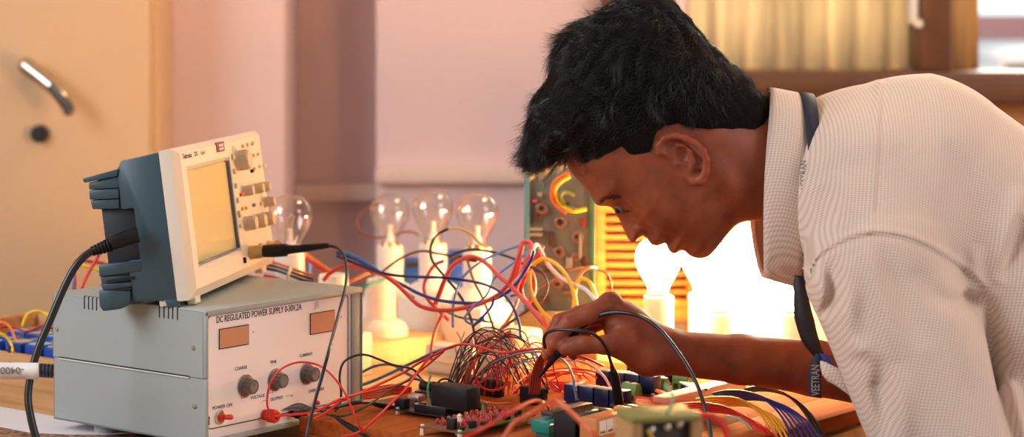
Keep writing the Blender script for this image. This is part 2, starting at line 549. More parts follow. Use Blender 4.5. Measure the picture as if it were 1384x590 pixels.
# ---------------------------------------------------------------- the bench
def carpet_mat():
    m = bpy.data.materials.new('brown_coir_mat'); m.use_nodes = True
    nt = m.node_tree; b = nt.nodes['Principled BSDF']
    tc = nt.nodes.new('ShaderNodeTexCoord'); nz = nt.nodes.new('ShaderNodeTexNoise')
    nz.inputs['Scale'].default_value = 160; nz.inputs['Detail'].default_value = 5
    cr = nt.nodes.new('ShaderNodeValToRGB')
    cr.color_ramp.elements[0].position = 0.36; cr.color_ramp.elements[0].color = (*srgb(84, 52, 36), 1)
    cr.color_ramp.elements[1].position = 0.62; cr.color_ramp.elements[1].color = (*srgb(186, 140, 104), 1)
    bp = nt.nodes.new('ShaderNodeBump'); bp.inputs['Strength'].default_value = 0.8; bp.inputs['Distance'].default_value = 0.003
    nt.links.new(tc.outputs['Object'], nz.inputs[0]); nt.links.new(nz.outputs['Fac'], cr.inputs[0]); nt.links.new(cr.outputs[0], b.inputs['Base Color'])
    nt.links.new(nz.outputs['Fac'], bp.inputs['Height']); nt.links.new(bp.outputs[0], b.inputs['Normal']); b.inputs['Roughness'].default_value = 0.9
    return m
bench_top = wood_mat('bench_wood', srgb(230, 194, 142), srgb(200, 156, 106), (1, 0, 0), 9.0)
t = thing('work_bench', 'long wooden work bench carrying all the electronics', 'bench', (0.1, 2.7, 0))
m = MB(); m.prism([(-1.35, 1.70), (0.252, 1.70), (0.252, 2.4065), (0.425, 2.63), (0.425, 3.45), (-1.35, 3.45)], TABLE - 0.042, TABLE - 0.0045, 0.003); m.build('bench_top', bench_top, t)
for x, y in ((-1.28, 1.77), (-1.28, 3.38), (0.20, 1.77), (0.36, 3.38)):
    if True:
        m = MB(); m.box((x - 0.035, y - 0.035, 0), (x + 0.035, y + 0.035, TABLE - 0.042), 0.003); m.build('leg', bench_top, t)
m = MB(); m.box((-1.25, 1.75, TABLE - 0.13), (0.17, 1.78, TABLE - 0.042)); m.build('apron', bench_top, t)
m = MB(); m.box((-1.25, 3.37, TABLE - 0.13), (0.33, 3.4, TABLE - 0.042)); m.build('apron', bench_top, t)
# brown mat under the power supply, white sheet on it
m = MB(); m.box((-0.95, 2.08, TABLE - 0.0045), (-0.32, 2.85, TABLE - 0.0012), 0.001)
tag(m.build('coir_mat', carpet_mat(), None), 'rough brown mat lying under the white sheet and power supply', 'mat')
def sheet_poly():
    front = [(-120, 538), (-40, 554), (0, 575), (40, 583), (90, 585.5), (140, 586), (180, 584), (230, 588), (290, 596)]
    pts = [Pz(px, py, TABLE) for px, py in front]
    back = [Pz(px, py, TABLE) for px, py in ((300, 520), (120, 500), (-60, 500))]
    return [(p.x, p.y) for p in pts + back]
m = MB(); m.prism(sheet_poly(), TABLE - 0.001, TABLE)
tag(m.build('paper_sheet', mat('white_paper', srgb(232, 232, 236), 0.6, var=0.02), None), 'white paper sheet with a curved edge under the power supply', 'sheet of paper')
# ---------------------------------------------------------------- DC power supply
PA = Vector((math.cos(0.90783), math.sin(0.90783), 0)); PB = Vector((-PA.y, PA.x, 0))
PL, PW, PH = 0.2527, 0.2557, 0.1464
PO = Vector((-0.33362, 2.42, ZC - 0.33887 - PH))          # near bottom corner
MP = frame(PO, PA, PB)
iMP = MP.inverted()
def psu_front(px, py):
    q = iMP @ on_plane(px, py, PO, PB); return q.x, q.z
def psu_side(px, py):
    q = iMP @ on_plane(px, py, PO, PA); return q.y, q.z
grey_case = mat('grey_enamel', srgb(158, 167, 164), 0.42, var=0.025, vscale=300)
panel_m = mat('pale_panel', srgb(242, 236, 240), 0.4, var=0.015)
psu = thing('power_supply', 'grey boxed DC power supply with knobs and two small displays, under the oscilloscope', 'power supply', M=Matrix.Translation(PO + (PA * PW + PB * PL) / 2 - Vector((0, 0, 0.012))) @ MP.to_3x3().to_4x4())
zs = PH - (0.505 * PH)
m = MB(MP)
m.box((0, 0.004, zs), (0.0012, PL, PH - 0.002)); m.box((PW - 0.0012, 0.004, zs), (PW, PL, PH - 0.002))
m.box((0, 0.0, PH - 0.0022), (PW, PL, PH), 0.0010, 2)
m.box((0, 0.0, zs), (0.0042, 0.006, PH - 0.001), 0.001); m.box((PW - 0.0015, 0.0, zs), (PW, 0.006, PH - 0.001))
m.box((0.0, PL - 0.0015, zs), (PW, PL, PH - 0.001))
m.box((0.0, 0.0, PH - 0.0065), (PW, 0.003, PH - 0.0005), 0.001)
m.build('cover', grey_case, psu)
m = MB(MP)
m.box((0.0006, 0.003, 0.0), (0.0022, PL - 0.001, zs - 0.0008)); m.box((PW - 0.0022, 0.003, 0.0), (PW - 0.0006, PL - 0.001, zs - 0.0008)); m.box((0.0006, 0.003, 0.0), (PW - 0.0006, PL - 0.001, 0.002)); m.box((0.0006, PL - 0.003, 0.0), (PW - 0.0006, PL - 0.001, zs))
m.box((0.0, 0.0, 0.0), (0.0044, 0.004, zs - 0.0006), 0.001); m.box((PW - 0.0015, 0, 0), (PW, 0.004, zs), 0.0005)
m.box((0.0, -0.001, 0.0), (PW, 0.004, 0.0055), 0.001)
m.build('base_tray', grey_case, psu)
# seam of the lower tray: pale strip paints its highlight, dark strip its shadow gap
y0, z0 = psu_side(80.5, 483.5); y1, z1 = psu_side(256, 508.5)
m = MB(MP); m.box((-0.0012, y1, zs - 0.0022), (0.001, y0, zs - 0.0006), 0.0004); m.build('seam_highlight', mat('painted_seam_highlight', srgb(214, 214, 210), 0.35), psu)
m = MB(MP); m.box((-0.0006, y1, zs - 0.0004), (0.001, y0, zs + 0.0008)); m.build('seam_gap', dark, psu)
# front panel in the recess
m = MB(MP); m.box((0.0040, 0.0035, 0.0050), (PW - 0.0014, 0.006, PH - 0.0062)); fp = m.build('front_panel', panel_m, psu)
# grey strip at the far end of the panel
xs, _ = psu_front(477, 420)
m = MB(MP); m.box((xs, 0.0012, 0.004), (PW - 0.0016, 0.0045, PH - 0.006), 0.0008); m.build('end_strip', grey_case, psu)
Mf = MP @ Matrix(((1, 0, 0, 0), (0, 0, -1, 0.0034), (0, 1, 0, 0), (0, 0, 0, 1)))    # local x along panel, y up, z out of the panel
# printed border line
x0, zt = psu_front(283, 427); x1, _ = psu_front(473.5, 400); _, zb = psu_front(285, 581)
rr = 0.006; th = 0.0011
def rrect(x0, y0, x1, y1, r, n=5):
    out = []
    for cx, cy, a0 in ((x1 - r, y1 - r, 0), (x0 + r, y1 - r, 90), (x0 + r, y0 + r, 180), (x1 - r, y0 + r, 270)):
        for k in range(n + 1):
            a = math.radians(a0 + 90 * k / n); out.append((cx + r * math.cos(a), cy + r * math.sin(a)))
    return out
def ring_prism(mb, o_, i_, z0, z1, M):
    t = bmesh.new(); n = len(o_)
    A = [[t.verts.new((p[0], p[1], z)) for p in q] for q, z in ((o_, z0), (o_, z1), (i_, z1), (i_, z0))]
    for a, b in ((0, 1), (1, 2), (2, 3), (3, 0)):
        for k in range(n):
            t.faces.new((A[a][k], A[a][(k + 1) % n], A[b][(k + 1) % n], A[b][k]))
    bmesh.ops.recalc_face_normals(t, faces=list(t.faces))
    mb._add(t, M)
zb = max(zb, 0.009)
m = MB(); ring_prism(m, rrect(x0, zb, x1, zt, rr), rrect(x0 + th, zb + th, x1 - th, zt - th, rr - th), 0, 0.00025, Mf)
m.build('border_line', ink, fp)
def ptext(body, px, py, hpx, align='CENTER', matl=ink, sx=1.0, bold=0.0, wpx=None):
    x, z = psu_front(px, py)
    size = hpx / F * 2.48 / 0.70
    M = Mf @ Matrix.Translation((x, z, 0.0001))
    return text_mesh('lettering', body, size, M, matl, fp, align, 0.00012, sx, bold)
ptext('DC REGULATED POWER SUPPLY 0-30V,2A', 354.0, 423.5, 8.6, 'CENTER', mat('sooty_ink', (0.03, 0.026, 0.03), 0.6, var=0), 0.715, 0.00014)
ptext('JE', 431, 412, 8, 'CENTER', pale_ink)
ptext('V', 345, 449, 3, 'CENTER'); ptext('A', 464, 428, 3, 'CENTER')
ptext('COARSE', 328.5, 497.5, 4.3); ptext('FINE', 372.5, 489, 4.3); ptext('CURRENT', 416.5, 479.5, 4.3, sx=0.95)
ptext('VOLTAGE', 351, 536, 4.4); ptext('OUTPUT', 377, 538.5, 4.4); ptext('OVER LOAD', 430.5, 527, 4.4, sx=0.9)
ptext('POWER ON', 303.5, 549.5, 4.8); ptext('-', 356, 544, 4); ptext('+', 397.5, 535, 5)
# bracket lines under the two voltage knobs and the output mark
m = MB()
def pline(pts):
    for a, b in zip(pts[:-1], pts[1:]):
        (xa_, za), (xb_, zb_) = psu_front(*a), psu_front(*b)
        h = 0.00022
        m.box((min(xa_, xb_) - h, min(za, zb_) - h, 0), (max(xa_, xb_) + h, max(za, zb_) + h, 0.0002), M=Mf)
pline([(329, 533), (329, 538.5)]); x_, z_ = psu_front(329, 538.5)
for (a, b) in ((329, 338), (364, 372)):
    xa_, _ = psu_front(a, 530); xb_, _ = psu_front(b, 530); m.box((xa_, z_ - 0.0002, 0), (xb_, z_ + 0.0002, 0.0002), M=Mf)
xa_, _ = psu_front(372, 530); m.box((xa_ - 0.0002, z_, 0), (xa_ + 0.0002, z_ + 0.005, 0.0002), M=Mf)
for (a, b) in ((357, 364), (389, 396)):
    xa_, _ = psu_front(a, 530); xb_, _ = psu_front(b, 530); z2 = psu_front(376, 538)[1]; m.box((xa_, z2 - 0.0002, 0), (xb_, z2 + 0.0002, 0.0002), M=Mf)
m.build('bracket_lines', ink, fp)
# arrow mark
x, z = psu_front(285.2, 568)
m = MB(); m.prism([(x - 0.0009, z - 0.0055), (x + 0.0009, z - 0.0055), (x + 0.0009, z + 0.0015), (x + 0.0019, z + 0.0015), (x, z + 0.0048), (x - 0.0019, z + 0.0015), (x - 0.0009, z + 0.0015)], 0, 0.0002, M=Mf); m.build('arrow_mark', ink, fp)
# displays
disp = mat('amber_display', srgb(205, 150, 118), 0.25, var=0.02, coat=0.3)
for (a, b) in (((298.5, 444.5), (339.0, 465.5)), ((421.5, 423.5), (455.0, 447.0))):
    x0, zt = psu_front(*a); x1, zb2 = psu_front(*b)
    zt2 = zt
    m = MB(); m.box((x0, zb2, 0.0), (x1, zt2, 0.0008), 0.0003, 1, Mf); fr_ = m.build('display', black, fp)
    m = MB(); m.box((x0 + 0.0010, zb2 + 0.0012, 0.0007), (x1 - 0.0010, zt2 - 0.0010, 0.0010), M=Mf); m.build('display_window', disp, fr_)
# knobs
kn = mat('grey_knob', srgb(104, 98, 96), 0.4); kcap = mat('grey_knob_cap', srgb(132, 124, 120), 0.35)
def knob_mesh(M):
    n = 48; t = MB(M)
    prof = []
    t2 = bmesh.new(); rings = []
    for r, z, g in ((0.0105, 0.0, 0), (0.0105, 0.002, 0), (0.0090, 0.0026, 1), (0.0086, 0.0125, 1), (0.0074, 0.0138, 0), (0.0068, 0.0138, 0), (0.0062, 0.0132, 0)):
        rings.append([t2.verts.new(((r - g * 0.0006 * (k % 4 < 2)) * math.cos(2 * math.pi * k / n), (r - g * 0.0006 * (k % 4 < 2)) * math.sin(2 * math.pi * k / n), z)) for k in range(n)])
    for a, b in zip(rings[:-1], rings[1:]):
        for k in range(n): t2.faces.new((a[k], a[(k + 1) % n], b[(k + 1) % n], b[k]))
    t2.faces.new(rings[-1])
    t._add(t2)
    return t
for px, py in ((334.5, 521.0), (375, 513.0), (418, 504.5)):
    x, z = psu_front(px, py)
    Mk = Mf @ Matrix.Translation((x, z, 0.0))
    k_ = knob_mesh(Mk).build('knob', kn, psu)
    m = MB(Mk); m.lathe([(0.0, 0.0137), (0.0060, 0.0137), (0.0060, 0.0130)], 24); m.box((-0.0004, 0.0, 0.0134), (0.0004, 0.0058, 0.0140)); m.build('knob_cap', kcap, k_)
    m = MB(Mk); m.lathe([(0.0128, 0), (0.0128, 0.0008), (0.0116, 0.0010)], 32); m.build('knob_collar', steel, k_)
# power switch
x, z = psu_front(299.5, 563.5); Mk = Mf @ Matrix.Translation((x, z, 0.0))
m = MB(Mk); m.lathe([(0.0078, 0), (0.0078, 0.0018), (0.0062, 0.003), (0.0046, 0.003)], 28); sw = m.build('power_switch', steel, psu)
m = MB(Mk); m.lathe([(0.0044, 0.002), (0.004, 0.005), (0.0, 0.0055)], 20)
m.cyl((0, 0, 0.003), (0.0035, 0.001, 0.014), 0.0024, 0.0030); m.sphere((0.0035, 0.001, 0.0142), 0.0031)
m.build('toggle', red_pl, sw)
# output posts
def post(px, py, mt, name):
    x, z = psu_front(px, py); Mk = Mf @ Matrix.Translation((x, z, 0.0))
    m = MB(Mk)
    n = 20; prof = [(0.0062, 0), (0.0062, 0.003), (0.005, 0.0034), (0.005, 0.006), (0.0066, 0.0064), (0.0070, 0.0175), (0.0060, 0.019), (0.0032, 0.019), (0.0032, 0.012)]
    m.lathe(prof, n)
    for k in range(12):
        a = 2 * math.pi * k / 12; m.box((-0.0006, 0.0062, 0.0075), (0.0006, 0.0076, 0.0165), M=Matrix.Rotation(a, 4, 'Z'))
    return m.build(name, mt, psu)
post(360.5, 560.5, red_pl, 'binding_post')
post(398, 556, black, 'binding_post')
x, z = psu_front(431.5, 544); Mk = Mf @ Matrix.Translation((x, z, 0.0))
m = MB(Mk); m.sphere((0, 0, 0.001), 0.0028); m.build('indicator_lamp', mat('red_lens', (0.9, 0.06, 0.03), 0.2), psu)
# vents, their inner shade painted as dark strips
def vents(pxs, ytop, hh):
    m = MB(MP)
    for px in pxs:
        y, _ = psu_side(px, ytop)
        m.box((-0.0003, y - 0.00085, PH - hh), (0.0012, y + 0.00085, PH + 0.0002)); m.box((-0.0003, y - 0.00085, PH - 0.001), (0.004, y + 0.00085, PH + 0.0003))
    m.build('vent_slots', dark, psu)
vents((114.2, 119.8, 125.2, 130.6), 405, 0.0145)
vents((215.5, 221.8, 227.8, 233.5, 240), 420, 0.0135)
# screws
for px, py in ((77, 444.5), (261.5, 469.5), (263, 548.5)):
    y, z = psu_side(px, py); q = MP @ Vector((0, y, z))
    Mk = axis_frame(q, -PA)
    m = MB(Mk); m.lathe([(0.0027, 0), (0.0027, 0.0006), (0.0019, 0.0016), (0, 0.0018)], 18); m.box((-0.0022, -0.0003, 0.0013), (0.0022, 0.0003, 0.0019)); m.build('screw', steel, psu)
# feet
for x in (0.028, PW - 0.028):
    for y in (0.03, PL - 0.06):
        m = MB(MP); m.lathe([(0.0125, -0.012), (0.0135, -0.0105), (0.0145, 0.0)], 24, Matrix.Translation((x, y, 0))); m.build('foot', mat('pale_grey_foot', srgb(190, 192, 198), 0.5), psu)
# mains inlet with the grey cable boot at the back edge
q = MP @ Vector((-0.004, PL + 0.004, 0.062))

# ---------------------------------------------------------------- oscilloscope
S = 1.06
ca, sa = math.cos(1.4154), math.sin(1.4154); cb_, sb_ = math.cos(-0.13), math.sin(-0.13)
RS = Matrix.Rotation(1.4154, 4, 'Z') @ Matrix.Rotation(-0.13, 4, 'X')
SO = Vector((-0.3300 * S, 2.3091 * S, ZC - 0.3114 * S))     # near bottom corner of the front
MS = Matrix.Translation(SO) @ RS                            # x along the front, y into the case, z up
iMS = MS.inverted()
SN = (RS.to_3x3() @ Vector((0, 1, 0))); SXA = RS.to_3x3() @ Vector((1, 0, 0))
SW, SH, SD = 0.347, 0.1675, 0.0712
def s_front(px, py, y=0.0):
    q = iMS @ on_plane(px, py, MS @ Vector((0, y, 0)), SN); return q.x, q.z
def s_side(px, py, x=0.0):
    q = iMS @ on_plane(px, py, MS @ Vector((x, 0, 0)), SXA); return q.y, q.z
blue_case = mat('blue_grey_case', srgb(54, 78, 90), 0.38, var=0.04, vscale=200)
cream_case = mat('cream_bezel', srgb(226, 214, 196), 0.4, var=0.02)
scope = thing('oscilloscope', 'blue-grey oscilloscope with cream front tilted back on top of the power supply', 'oscilloscope', M=MS)
# front bezel: side band + front with chamfer + recessed screen
yb = 0.0165
def sq(x0, z0, x1, z1, y): return [(x0, y, z0), (x1, y, z0), (x1, y, z1), (x0, y, z1)]
sx0, szt = s_front(250, 231, 0.004); sx1, _ = s_front(305, 217, 0.004); _, szb = s_front(269, 355, 0.004)
def loft(mb, loops, cap0=False, cap1=True):
    t = bmesh.new(); R = [[t.verts.new(Vector(p)) for p in l] for l in loops]
    n = len(loops[0])
    for a, b in zip(R[:-1], R[1:]):
        for k in range(n): t.faces.new((a[k], a[(k + 1) % n], b[(k + 1) % n], b[k]))
    if cap0: t.faces.new(list(reversed(R[0])))
    if cap1: t.faces.new(R[-1])
    bmesh.ops.recalc_face_normals(t, faces=list(t.faces))
    mb._add(t)
m = MB(MS)
loft(m, [sq(0.001, 0.001, SW - 0.001, SH - 0.001, yb + 0.004), sq(0, 0, SW, SH, yb), sq(0, 0, SW, SH, 0.006), sq(0.012, 0.010, SW - 0.006, SH - 0.006, 0.0),
         sq(sx0 - 0.006, szb - 0.006, sx1 + 0.005, szt + 0.005, 0.0), sq(sx0, szb, sx1, szt, 0.006)], True, True)
m.build('front_bezel', cream_case, scope, 20)
scr_m = mat('screen_glass', srgb(226, 208, 150), 0.14, var=0.02, coat=0.5)
m = MB(MS); m.box((sx0 + 0.0008, 0.0035, szb + 0.0008), (sx1 - 0.0008, 0.0055, szt - 0.0008)); m.build('screen', scr_m, scope)
m = MB(MS); m.box((sx1 - 0.0022, -0.0005, szb), (sx1 + 0.0016, 0.006, szt), 0.0006); m.box((sx0, 0.001, szb - 0.001), (sx1, 0.006, szb + 0.001), 0.0004); m.build('screen_gasket', mat('slate_gasket', srgb(96, 100, 116), 0.4), scope)
# blue case in two bands with a stepped back
def sideprof():
    return [(yb, 0.001), (SD - 0.004, 0.004), (SD, 0.010), (SD, SH - 0.016), (SD - 0.006, SH - 0.006), (yb, SH - 0.001)]
Msd = MS @ Matrix(((0, 0, 1, 0), (1, 0, 0, 0), (0, 1, 0, 0), (0, 0, 0, 1)))
# cut the case where the mains inlet is recessed
ry, rz1 = s_side(183, 281); _, rz0 = s_side(186, 351)
ry = s_side(184.5, 316)[0]
m = MB(Msd)
m.prism([(yb, 0.0015), (SD - 0.004, 0.004), (SD, 0.010), (SD, rz0), (ry, rz0), (ry, rz1), (SD, rz1), (SD, SH - 0.016), (SD - 0.006, SH - 0.006), (yb, SH - 0.0015)], 0.001, 0.055, 0.0015, 2)
m.prism(sideprof(), 0.055, SW - 0.001, 0.0015, 2)
m.build('case', blue_case, scope)
# deeper back box
yk = s_side(137, 320)[0]
m = MB(MS); m.box((0.010, ry, rz0 - 0.006), (SW - 0.02, yk, rz1 + 0.006), 0.002); m.build('inlet_recess', mat('dark_blue_recess', (0.012, 0.018, 0.024), 0.5), scope)
# finned rear bumpers (upper and lower corners)
def bumper(pts, nm):
    m = MB(Msd)
    for poly, xa_, xb2 in pts:
        m.prism(poly, xa_, xb2, 0.0012, 2)
    m.build(nm, blue_case, scope)
def SP(px, py): return s_side(px, py)
def poly(*pp): return [SP(*p) for p in pp]
up = [(poly((160, 228), (158, 238), (114, 247), (111, 241)), -0.001, SW + 0.001),
      (poly((160, 238), (160, 254), (119, 256), (119, 247)), 0.002, SW - 0.002),
      (poly((160, 255), (160, 268), (121, 270), (120, 257)), 0.0, SW),
      (poly((160, 269), (160, 282), (124, 283), (121, 271)), 0.002, SW - 0.002),
      (poly((162, 226), (162, 283), (128, 283), (126, 246)), 0.006, SW - 0.006)]
bumper(up, 'rear_bumper')
lo_ = [(poly((190, 352), (190, 366), (134, 374), (133, 358)), 0.0, 0.026),
       (poly((180, 372), (180, 378), (136, 386), (134, 374)), 0.003, 0.026),
       (poly((178, 381), (178, 387), (140, 393), (135, 384)), 0.0, 0.026),
       (poly((176, 393), (176, 409), (164, 417), (140, 420), (135, 413), (134, 392)), -0.002, 0.024),
       (poly((186, 352), (184, 412), (160, 412), (136, 388), (134, 362)), 0.006, 0.026)]
bumper(lo_, 'lower_rear_bumper')
m = MB(Msd); m.prism(poly((181, 373), (181, 377), (144, 383), (144, 379)), -0.0004, 0.02); m.prism(poly((177, 387.5), (177, 391), (146, 395), (146, 391)), -0.0006, 0.02); m.build('bumper_slot', dark, scope)
# bottom lip and feet
m = MB(Msd); m.prism(poly((240, 404), (242, 414), (226, 416), (222, 405)), 0.001, 0.02, 0.0008, 2); m.build('bottom_lip', blue_case, scope)
zfoot = (ZC - 0.33887)
def foot(x, y, w, mt, dy=0.010):
    a = MS @ Vector((x, y, 0.002)); b = MS @ Vector((x + w, y, 0.002))
    m = MB(Matrix.Identity(4))
    Mq = MS @ Matrix.Translation((x, y, 0))
    zl = (zfoot - (Mq @ Vector((0, 0, 0))).z) / RS.to_3x3()[2][2]
    m.box((0, -dy / 2, zl + 0.0006), (w, dy / 2, 0.004), 0.0012, 2, Mq)
    m.build('foot', mt, scope)
foot(0.018, 0.010, 0.020, cream_case); foot(SW - 0.05, 0.010, 0.02, cream_case); foot(0.10, 0.060, 0.03, blue_case); foot(SW - 0.08, 0.060, 0.03, blue_case)
m = MB(MS); m.box((0.003, 0.03, -0.004), (0.012, 0.042, 0.004), 0.001); m.build('support_clip', cream_case, scope)
# writing above the screen, badge
Mfs = MS @ Matrix(((1, 0, 0, 0), (0, 0, -1, 0.0), (0, 1, 0, 0), (0, 0, 0, 1)))
def stext(body, px, py, size, mt, sx=1.0, y=0.0):
    x, z = s_front(px, py, y)
    # the bezel slopes between the outer chamfer and the screen, keep lettering on its flat
    return text_mesh('lettering', body, size, Mfs @ Matrix.Translation((x, z, -y + 0.0002)), mt, scope, 'LEFT', 0.0001, sx, 0.0001)
grey_ink = mat('grey_ink', srgb(120, 92, 78), 0.6, var=0)
stext('Tektronix', 246.5, 212, 0.0080, ink, 1.05); stext('TDS', 262, 208.6, 0.0075, grey_ink, 1.0); stext('digital', 271, 206.5, 0.006, mat('faint_ink', srgb(190, 150, 126), 0.6, var=0), 1.2)
x0, z0 = s_front(293, 206); x1, z1 = s_front(302, 194.5)
m = MB(MS); m.box((x0, -0.0008, z0), (x1, 0.001, z0 + 0.0115), 0.0004); bd = m.build('badge', mat('maroon_badge', srgb(120, 30, 40), 0.4), scope)
m = MB(MS); m.box((x0 + (x1 - x0) * 0.3, -0.0011, z0 + 0.002), (x1 - (x1 - x0) * 0.15, -0.0006, z0 + 0.0045)); m.box((x0 + (x1 - x0) * 0.3, -0.0011, z0 + 0.006), (x1 - (x1 - x0) * 0.15, -0.0006, z0 + 0.009)); m.build('badge_mark', mat('pale_badge_mark', (0.75, 0.6, 0.6), 0.5), bd)
# control panel: knobs, keys, connectors
knob_m = mat('cream_knob', srgb(206, 188, 160), 0.45)
key_m = mat('cream_key', srgb(214, 202, 178), 0.45)
def sknob(px, py, r, L, nm='dial'):
    x, z = s_front(px, py)
    M = Mfs @ Matrix.Translation((x, z, 0))
    m = MB(M); m.lathe([(r * 1.08, 0), (r * 1.08, 0.002), (r, 0.0026), (r * 0.95, L - 0.0015), (r * 0.86, L), (0, L)], 28)
    for k in range(18):
        m.box((-0.0004, r * 0.92, 0.003), (0.0004, r * 1.03, L - 0.003), M=Matrix.Rotation(2 * math.pi * k / 18, 4, 'Z'))
    m.build(nm, knob_m, scope)
sknob(321, 217, 0.0120, 0.016)
for px, py in ((329, 258), (343, 255), (352, 253)): sknob(px, py, 0.0062, 0.013)
sknob(357, 273, 0.0062, 0.014)
for px, py in ((332, 302), (345, 299), (356, 296)): sknob(px, py, 0.0085, 0.014)
def skey(px, py, mt=key_m, w=0.007, h=0.0042, nm='key'):
    x, z = s_front(px, py); m = MB(MS); m.box((x - w / 2, -0.0032, z - h / 2), (x + w / 2, 0.001, z + h / 2), 0.0008, 2); m.build(nm, mt, scope)
red_k = mat('red_key', (0.75, 0.08, 0.03), 0.4); or_k = mat('yellow_key', (0.85, 0.45, 0.05), 0.4); bl_k = mat('blue_key', (0.12, 0.2, 0.6), 0.4)
for px, py in ((327.5, 197.5), (334, 195.5), (341, 194), (342, 210), (348, 208.5), (343, 228), (350, 225), (356, 224)): skey(px, py)
skey(339.5, 231, black)
for k in range(5): skey(313.5 + k * 2.3, 212 + k * 19.5, key_m, 0.006, 0.0065)
skey(325, 263, red_k); skey(331.5, 281, or_k); skey(327, 282, or_k); skey(342, 277, bl_k); skey(352, 275)
for px, py in ((322, 287), (324.5, 305)): skey(px, py)
# BNC sockets
def bnc(px, py):
    x, z = s_front(px, py); M = Mfs @ Matrix.Translation((x, z, 0))
    m = MB(M); m.lathe([(0.0085, 0), (0.0085, 0.003), (0.0058, 0.0035), (0.0058, 0.016), (0.0045, 0.016), (0.0045, 0.006)], 24)
    m.box((-0.0016, 0.005, 0.010), (0.0016, 0.0075, 0.013)); m.build('bnc_socket', mat('worn_brass', (0.62, 0.42, 0.2), 0.3, 1.0), scope)
    return M
MBNC = bnc(338, 341)
bnc(352, 337.5); bnc(363, 334)
skey(329.5, 351.5, black, 0.003, 0.007, 'probe_hook')
# ---------------------------------------------------------------- lamp bulbs and holders
bulb_glass = glass_mat('clear_bulb_glass', (0.985, 0.965, 0.94), 0.02, 1.0)
lit_glass = emit_mat('glowing_bulb_glass', BULB_C, BULB_L)
wire_metal = mat('filament_wire', (0.5, 0.45, 0.4), 0.3, 1.0)
BPROF = [(0.0125, -0.040), (0.0130, -0.036), (0.0155, -0.029), (0.0215, -0.019), (0.0268, -0.009), (0.0296, 0.000), (0.0302, 0.006), (0.0290, 0.014),
         (0.0255, 0.0222), (0.0190, 0.0285), (0.0105, 0.0322), (0.0, 0.0334)]
def make_bulb(label, lit):
    t = thing('light_bulb', label, 'light bulb', (0, 0, 0))
    m = MB(); m.lathe(BPROF, 36, cap=False); m.build('glass_envelope', lit_glass if lit else bulb_glass, t, 180)
    m = MB(); m.lathe([(0.0125, -0.040), (0.0132, -0.042), (0.0132, -0.058), (0.0125, -0.062), (0.009, -0.065), (0.0, -0.066)], 28)
    for zz in (-0.046, -0.050, -0.054): m.lathe([(0.0131, zz - 0.0012), (0.0139, zz), (0.0131, zz + 0.0012)], 28, cap=False)
    for a in (0, math.pi): m.cyl((0.0128 * math.cos(a), 0.0128 * math.sin(a), -0.047), (0.0152 * math.cos(a), 0.0152 * math.sin(a), -0.047), 0.0012, n=8)
    m.build('bulb_cap', brass, t)
    m = MB(); m.lathe([(0.0075, -0.039), (0.0050, -0.033), (0.0034, -0.026), (0.0034, -0.018), (0.0046, -0.014), (0.0, -0.012)], 16); st = m.build('glass_stem', mat('milky_glass_stem', (0.78, 0.74, 0.68), 0.15), t)
    m = MB()
    for s_ in (-1, 1): m.tube([(0.0015 * s_, 0, -0.016), (0.008 * s_, 0, -0.002), (0.012 * s_, 0, 0.004)], 0.0004, 6)
    m.build('support_wire', wire_metal, st)
    m = MB(); m.tube([(0.012 * math.cos(a), 0.004 * math.sin(2 * a), 0.004 + 0.002 * math.cos(5 * a)) for a in [math.pi * k / 14 for k in range(15)]], 0.0005, 6); m.build('filament', wire_metal, st)
    return t
holder_m = mat('white_porcelain', srgb(236, 222, 204), 0.3)
def make_holder(label, h=0.055, base=True):
    """batten holder; origin at the top rim, body hanging down"""
    t = thing('lamp_holder', label, 'lamp holder', (0, 0, 0))
    m = MB(); m.lathe([(0.0150, -0.030), (0.0150, 0.0), (0.0170, 0.0012), (0.0196, 0.0), (0.0200, -0.004), (0.0200, -h + 0.012), (0.0205, -h)], 36, cap=False)
    m.lathe([(0.0150, -0.030), (0.0, -0.030)], 36, cap=False); m.build('sleeve', holder_m, t)
    if base:
        m = MB(); m.lathe([(0.0205, -h + 0.001), (0.026, -h - 0.001), (0.034, -h - 0.006), (0.038, -h - 0.013), (0.0385, -h - 0.022), (0.0, -h - 0.022)], 40); m.build('base', holder_m, t)
    m = MB()
    for s_ in (-1, 1): m.cyl((0.006 * s_, 0, -0.030), (0.006 * s_, 0, -0.020), 0.0022, n=10)
    m.build('contact_pin', brass, t)
    return t
HB = 0.077                                   # holder height with base
b0 = make_bulb('', False); h0 = make_holder('')
first = {'b': True, 'l': True, 'h': True}
l0 = make_bulb('', True)
def place(kind, proto, M, label, group):
    if first[kind]:
        first[kind] = False
        proto.matrix_basis = M; WM[proto.name] = M.copy(); proto['label'] = label; proto['group'] = group
        for c in children_of(proto): WM[c.name] = M.copy()
        return proto
    return copy_tree(proto, M, label, group)
def bulb_at(px, py, Y, lit, label, tilt=0.0):
    p = P(px, py, Y)
    return place('l' if lit else 'b', l0 if lit else b0, Matrix.Translation(p) @ Matrix.Rotation(tilt, 4, 'Y') @ Matrix.Rotation(px * 0.7, 4, 'Z'), label, 'lit lamps' if lit else 'unlit clear lamps')
def holder_under(px, py, Y, label):
    p = P(px, py, Y) - Vector((0, 0, 0.0450))
    return place('h', h0, Matrix.Translation(p) @ Matrix.Rotation(px * 0.3, 4, 'Z'), label, 'porcelain lamp holders'), p.z - HB
def holder_top(px, py, Y, label):
    p = P(px, py, Y)
    return place('h', h0, Matrix.Translation(p) @ Matrix.Rotation(px * 0.3, 4, 'Z'), label, 'porcelain lamp holders'), p.z - HB
cream_wood = wood_mat('pale_block_wood', srgb(232, 196, 148), srgb(206, 164, 112), (1, 0, 0), 16.0)
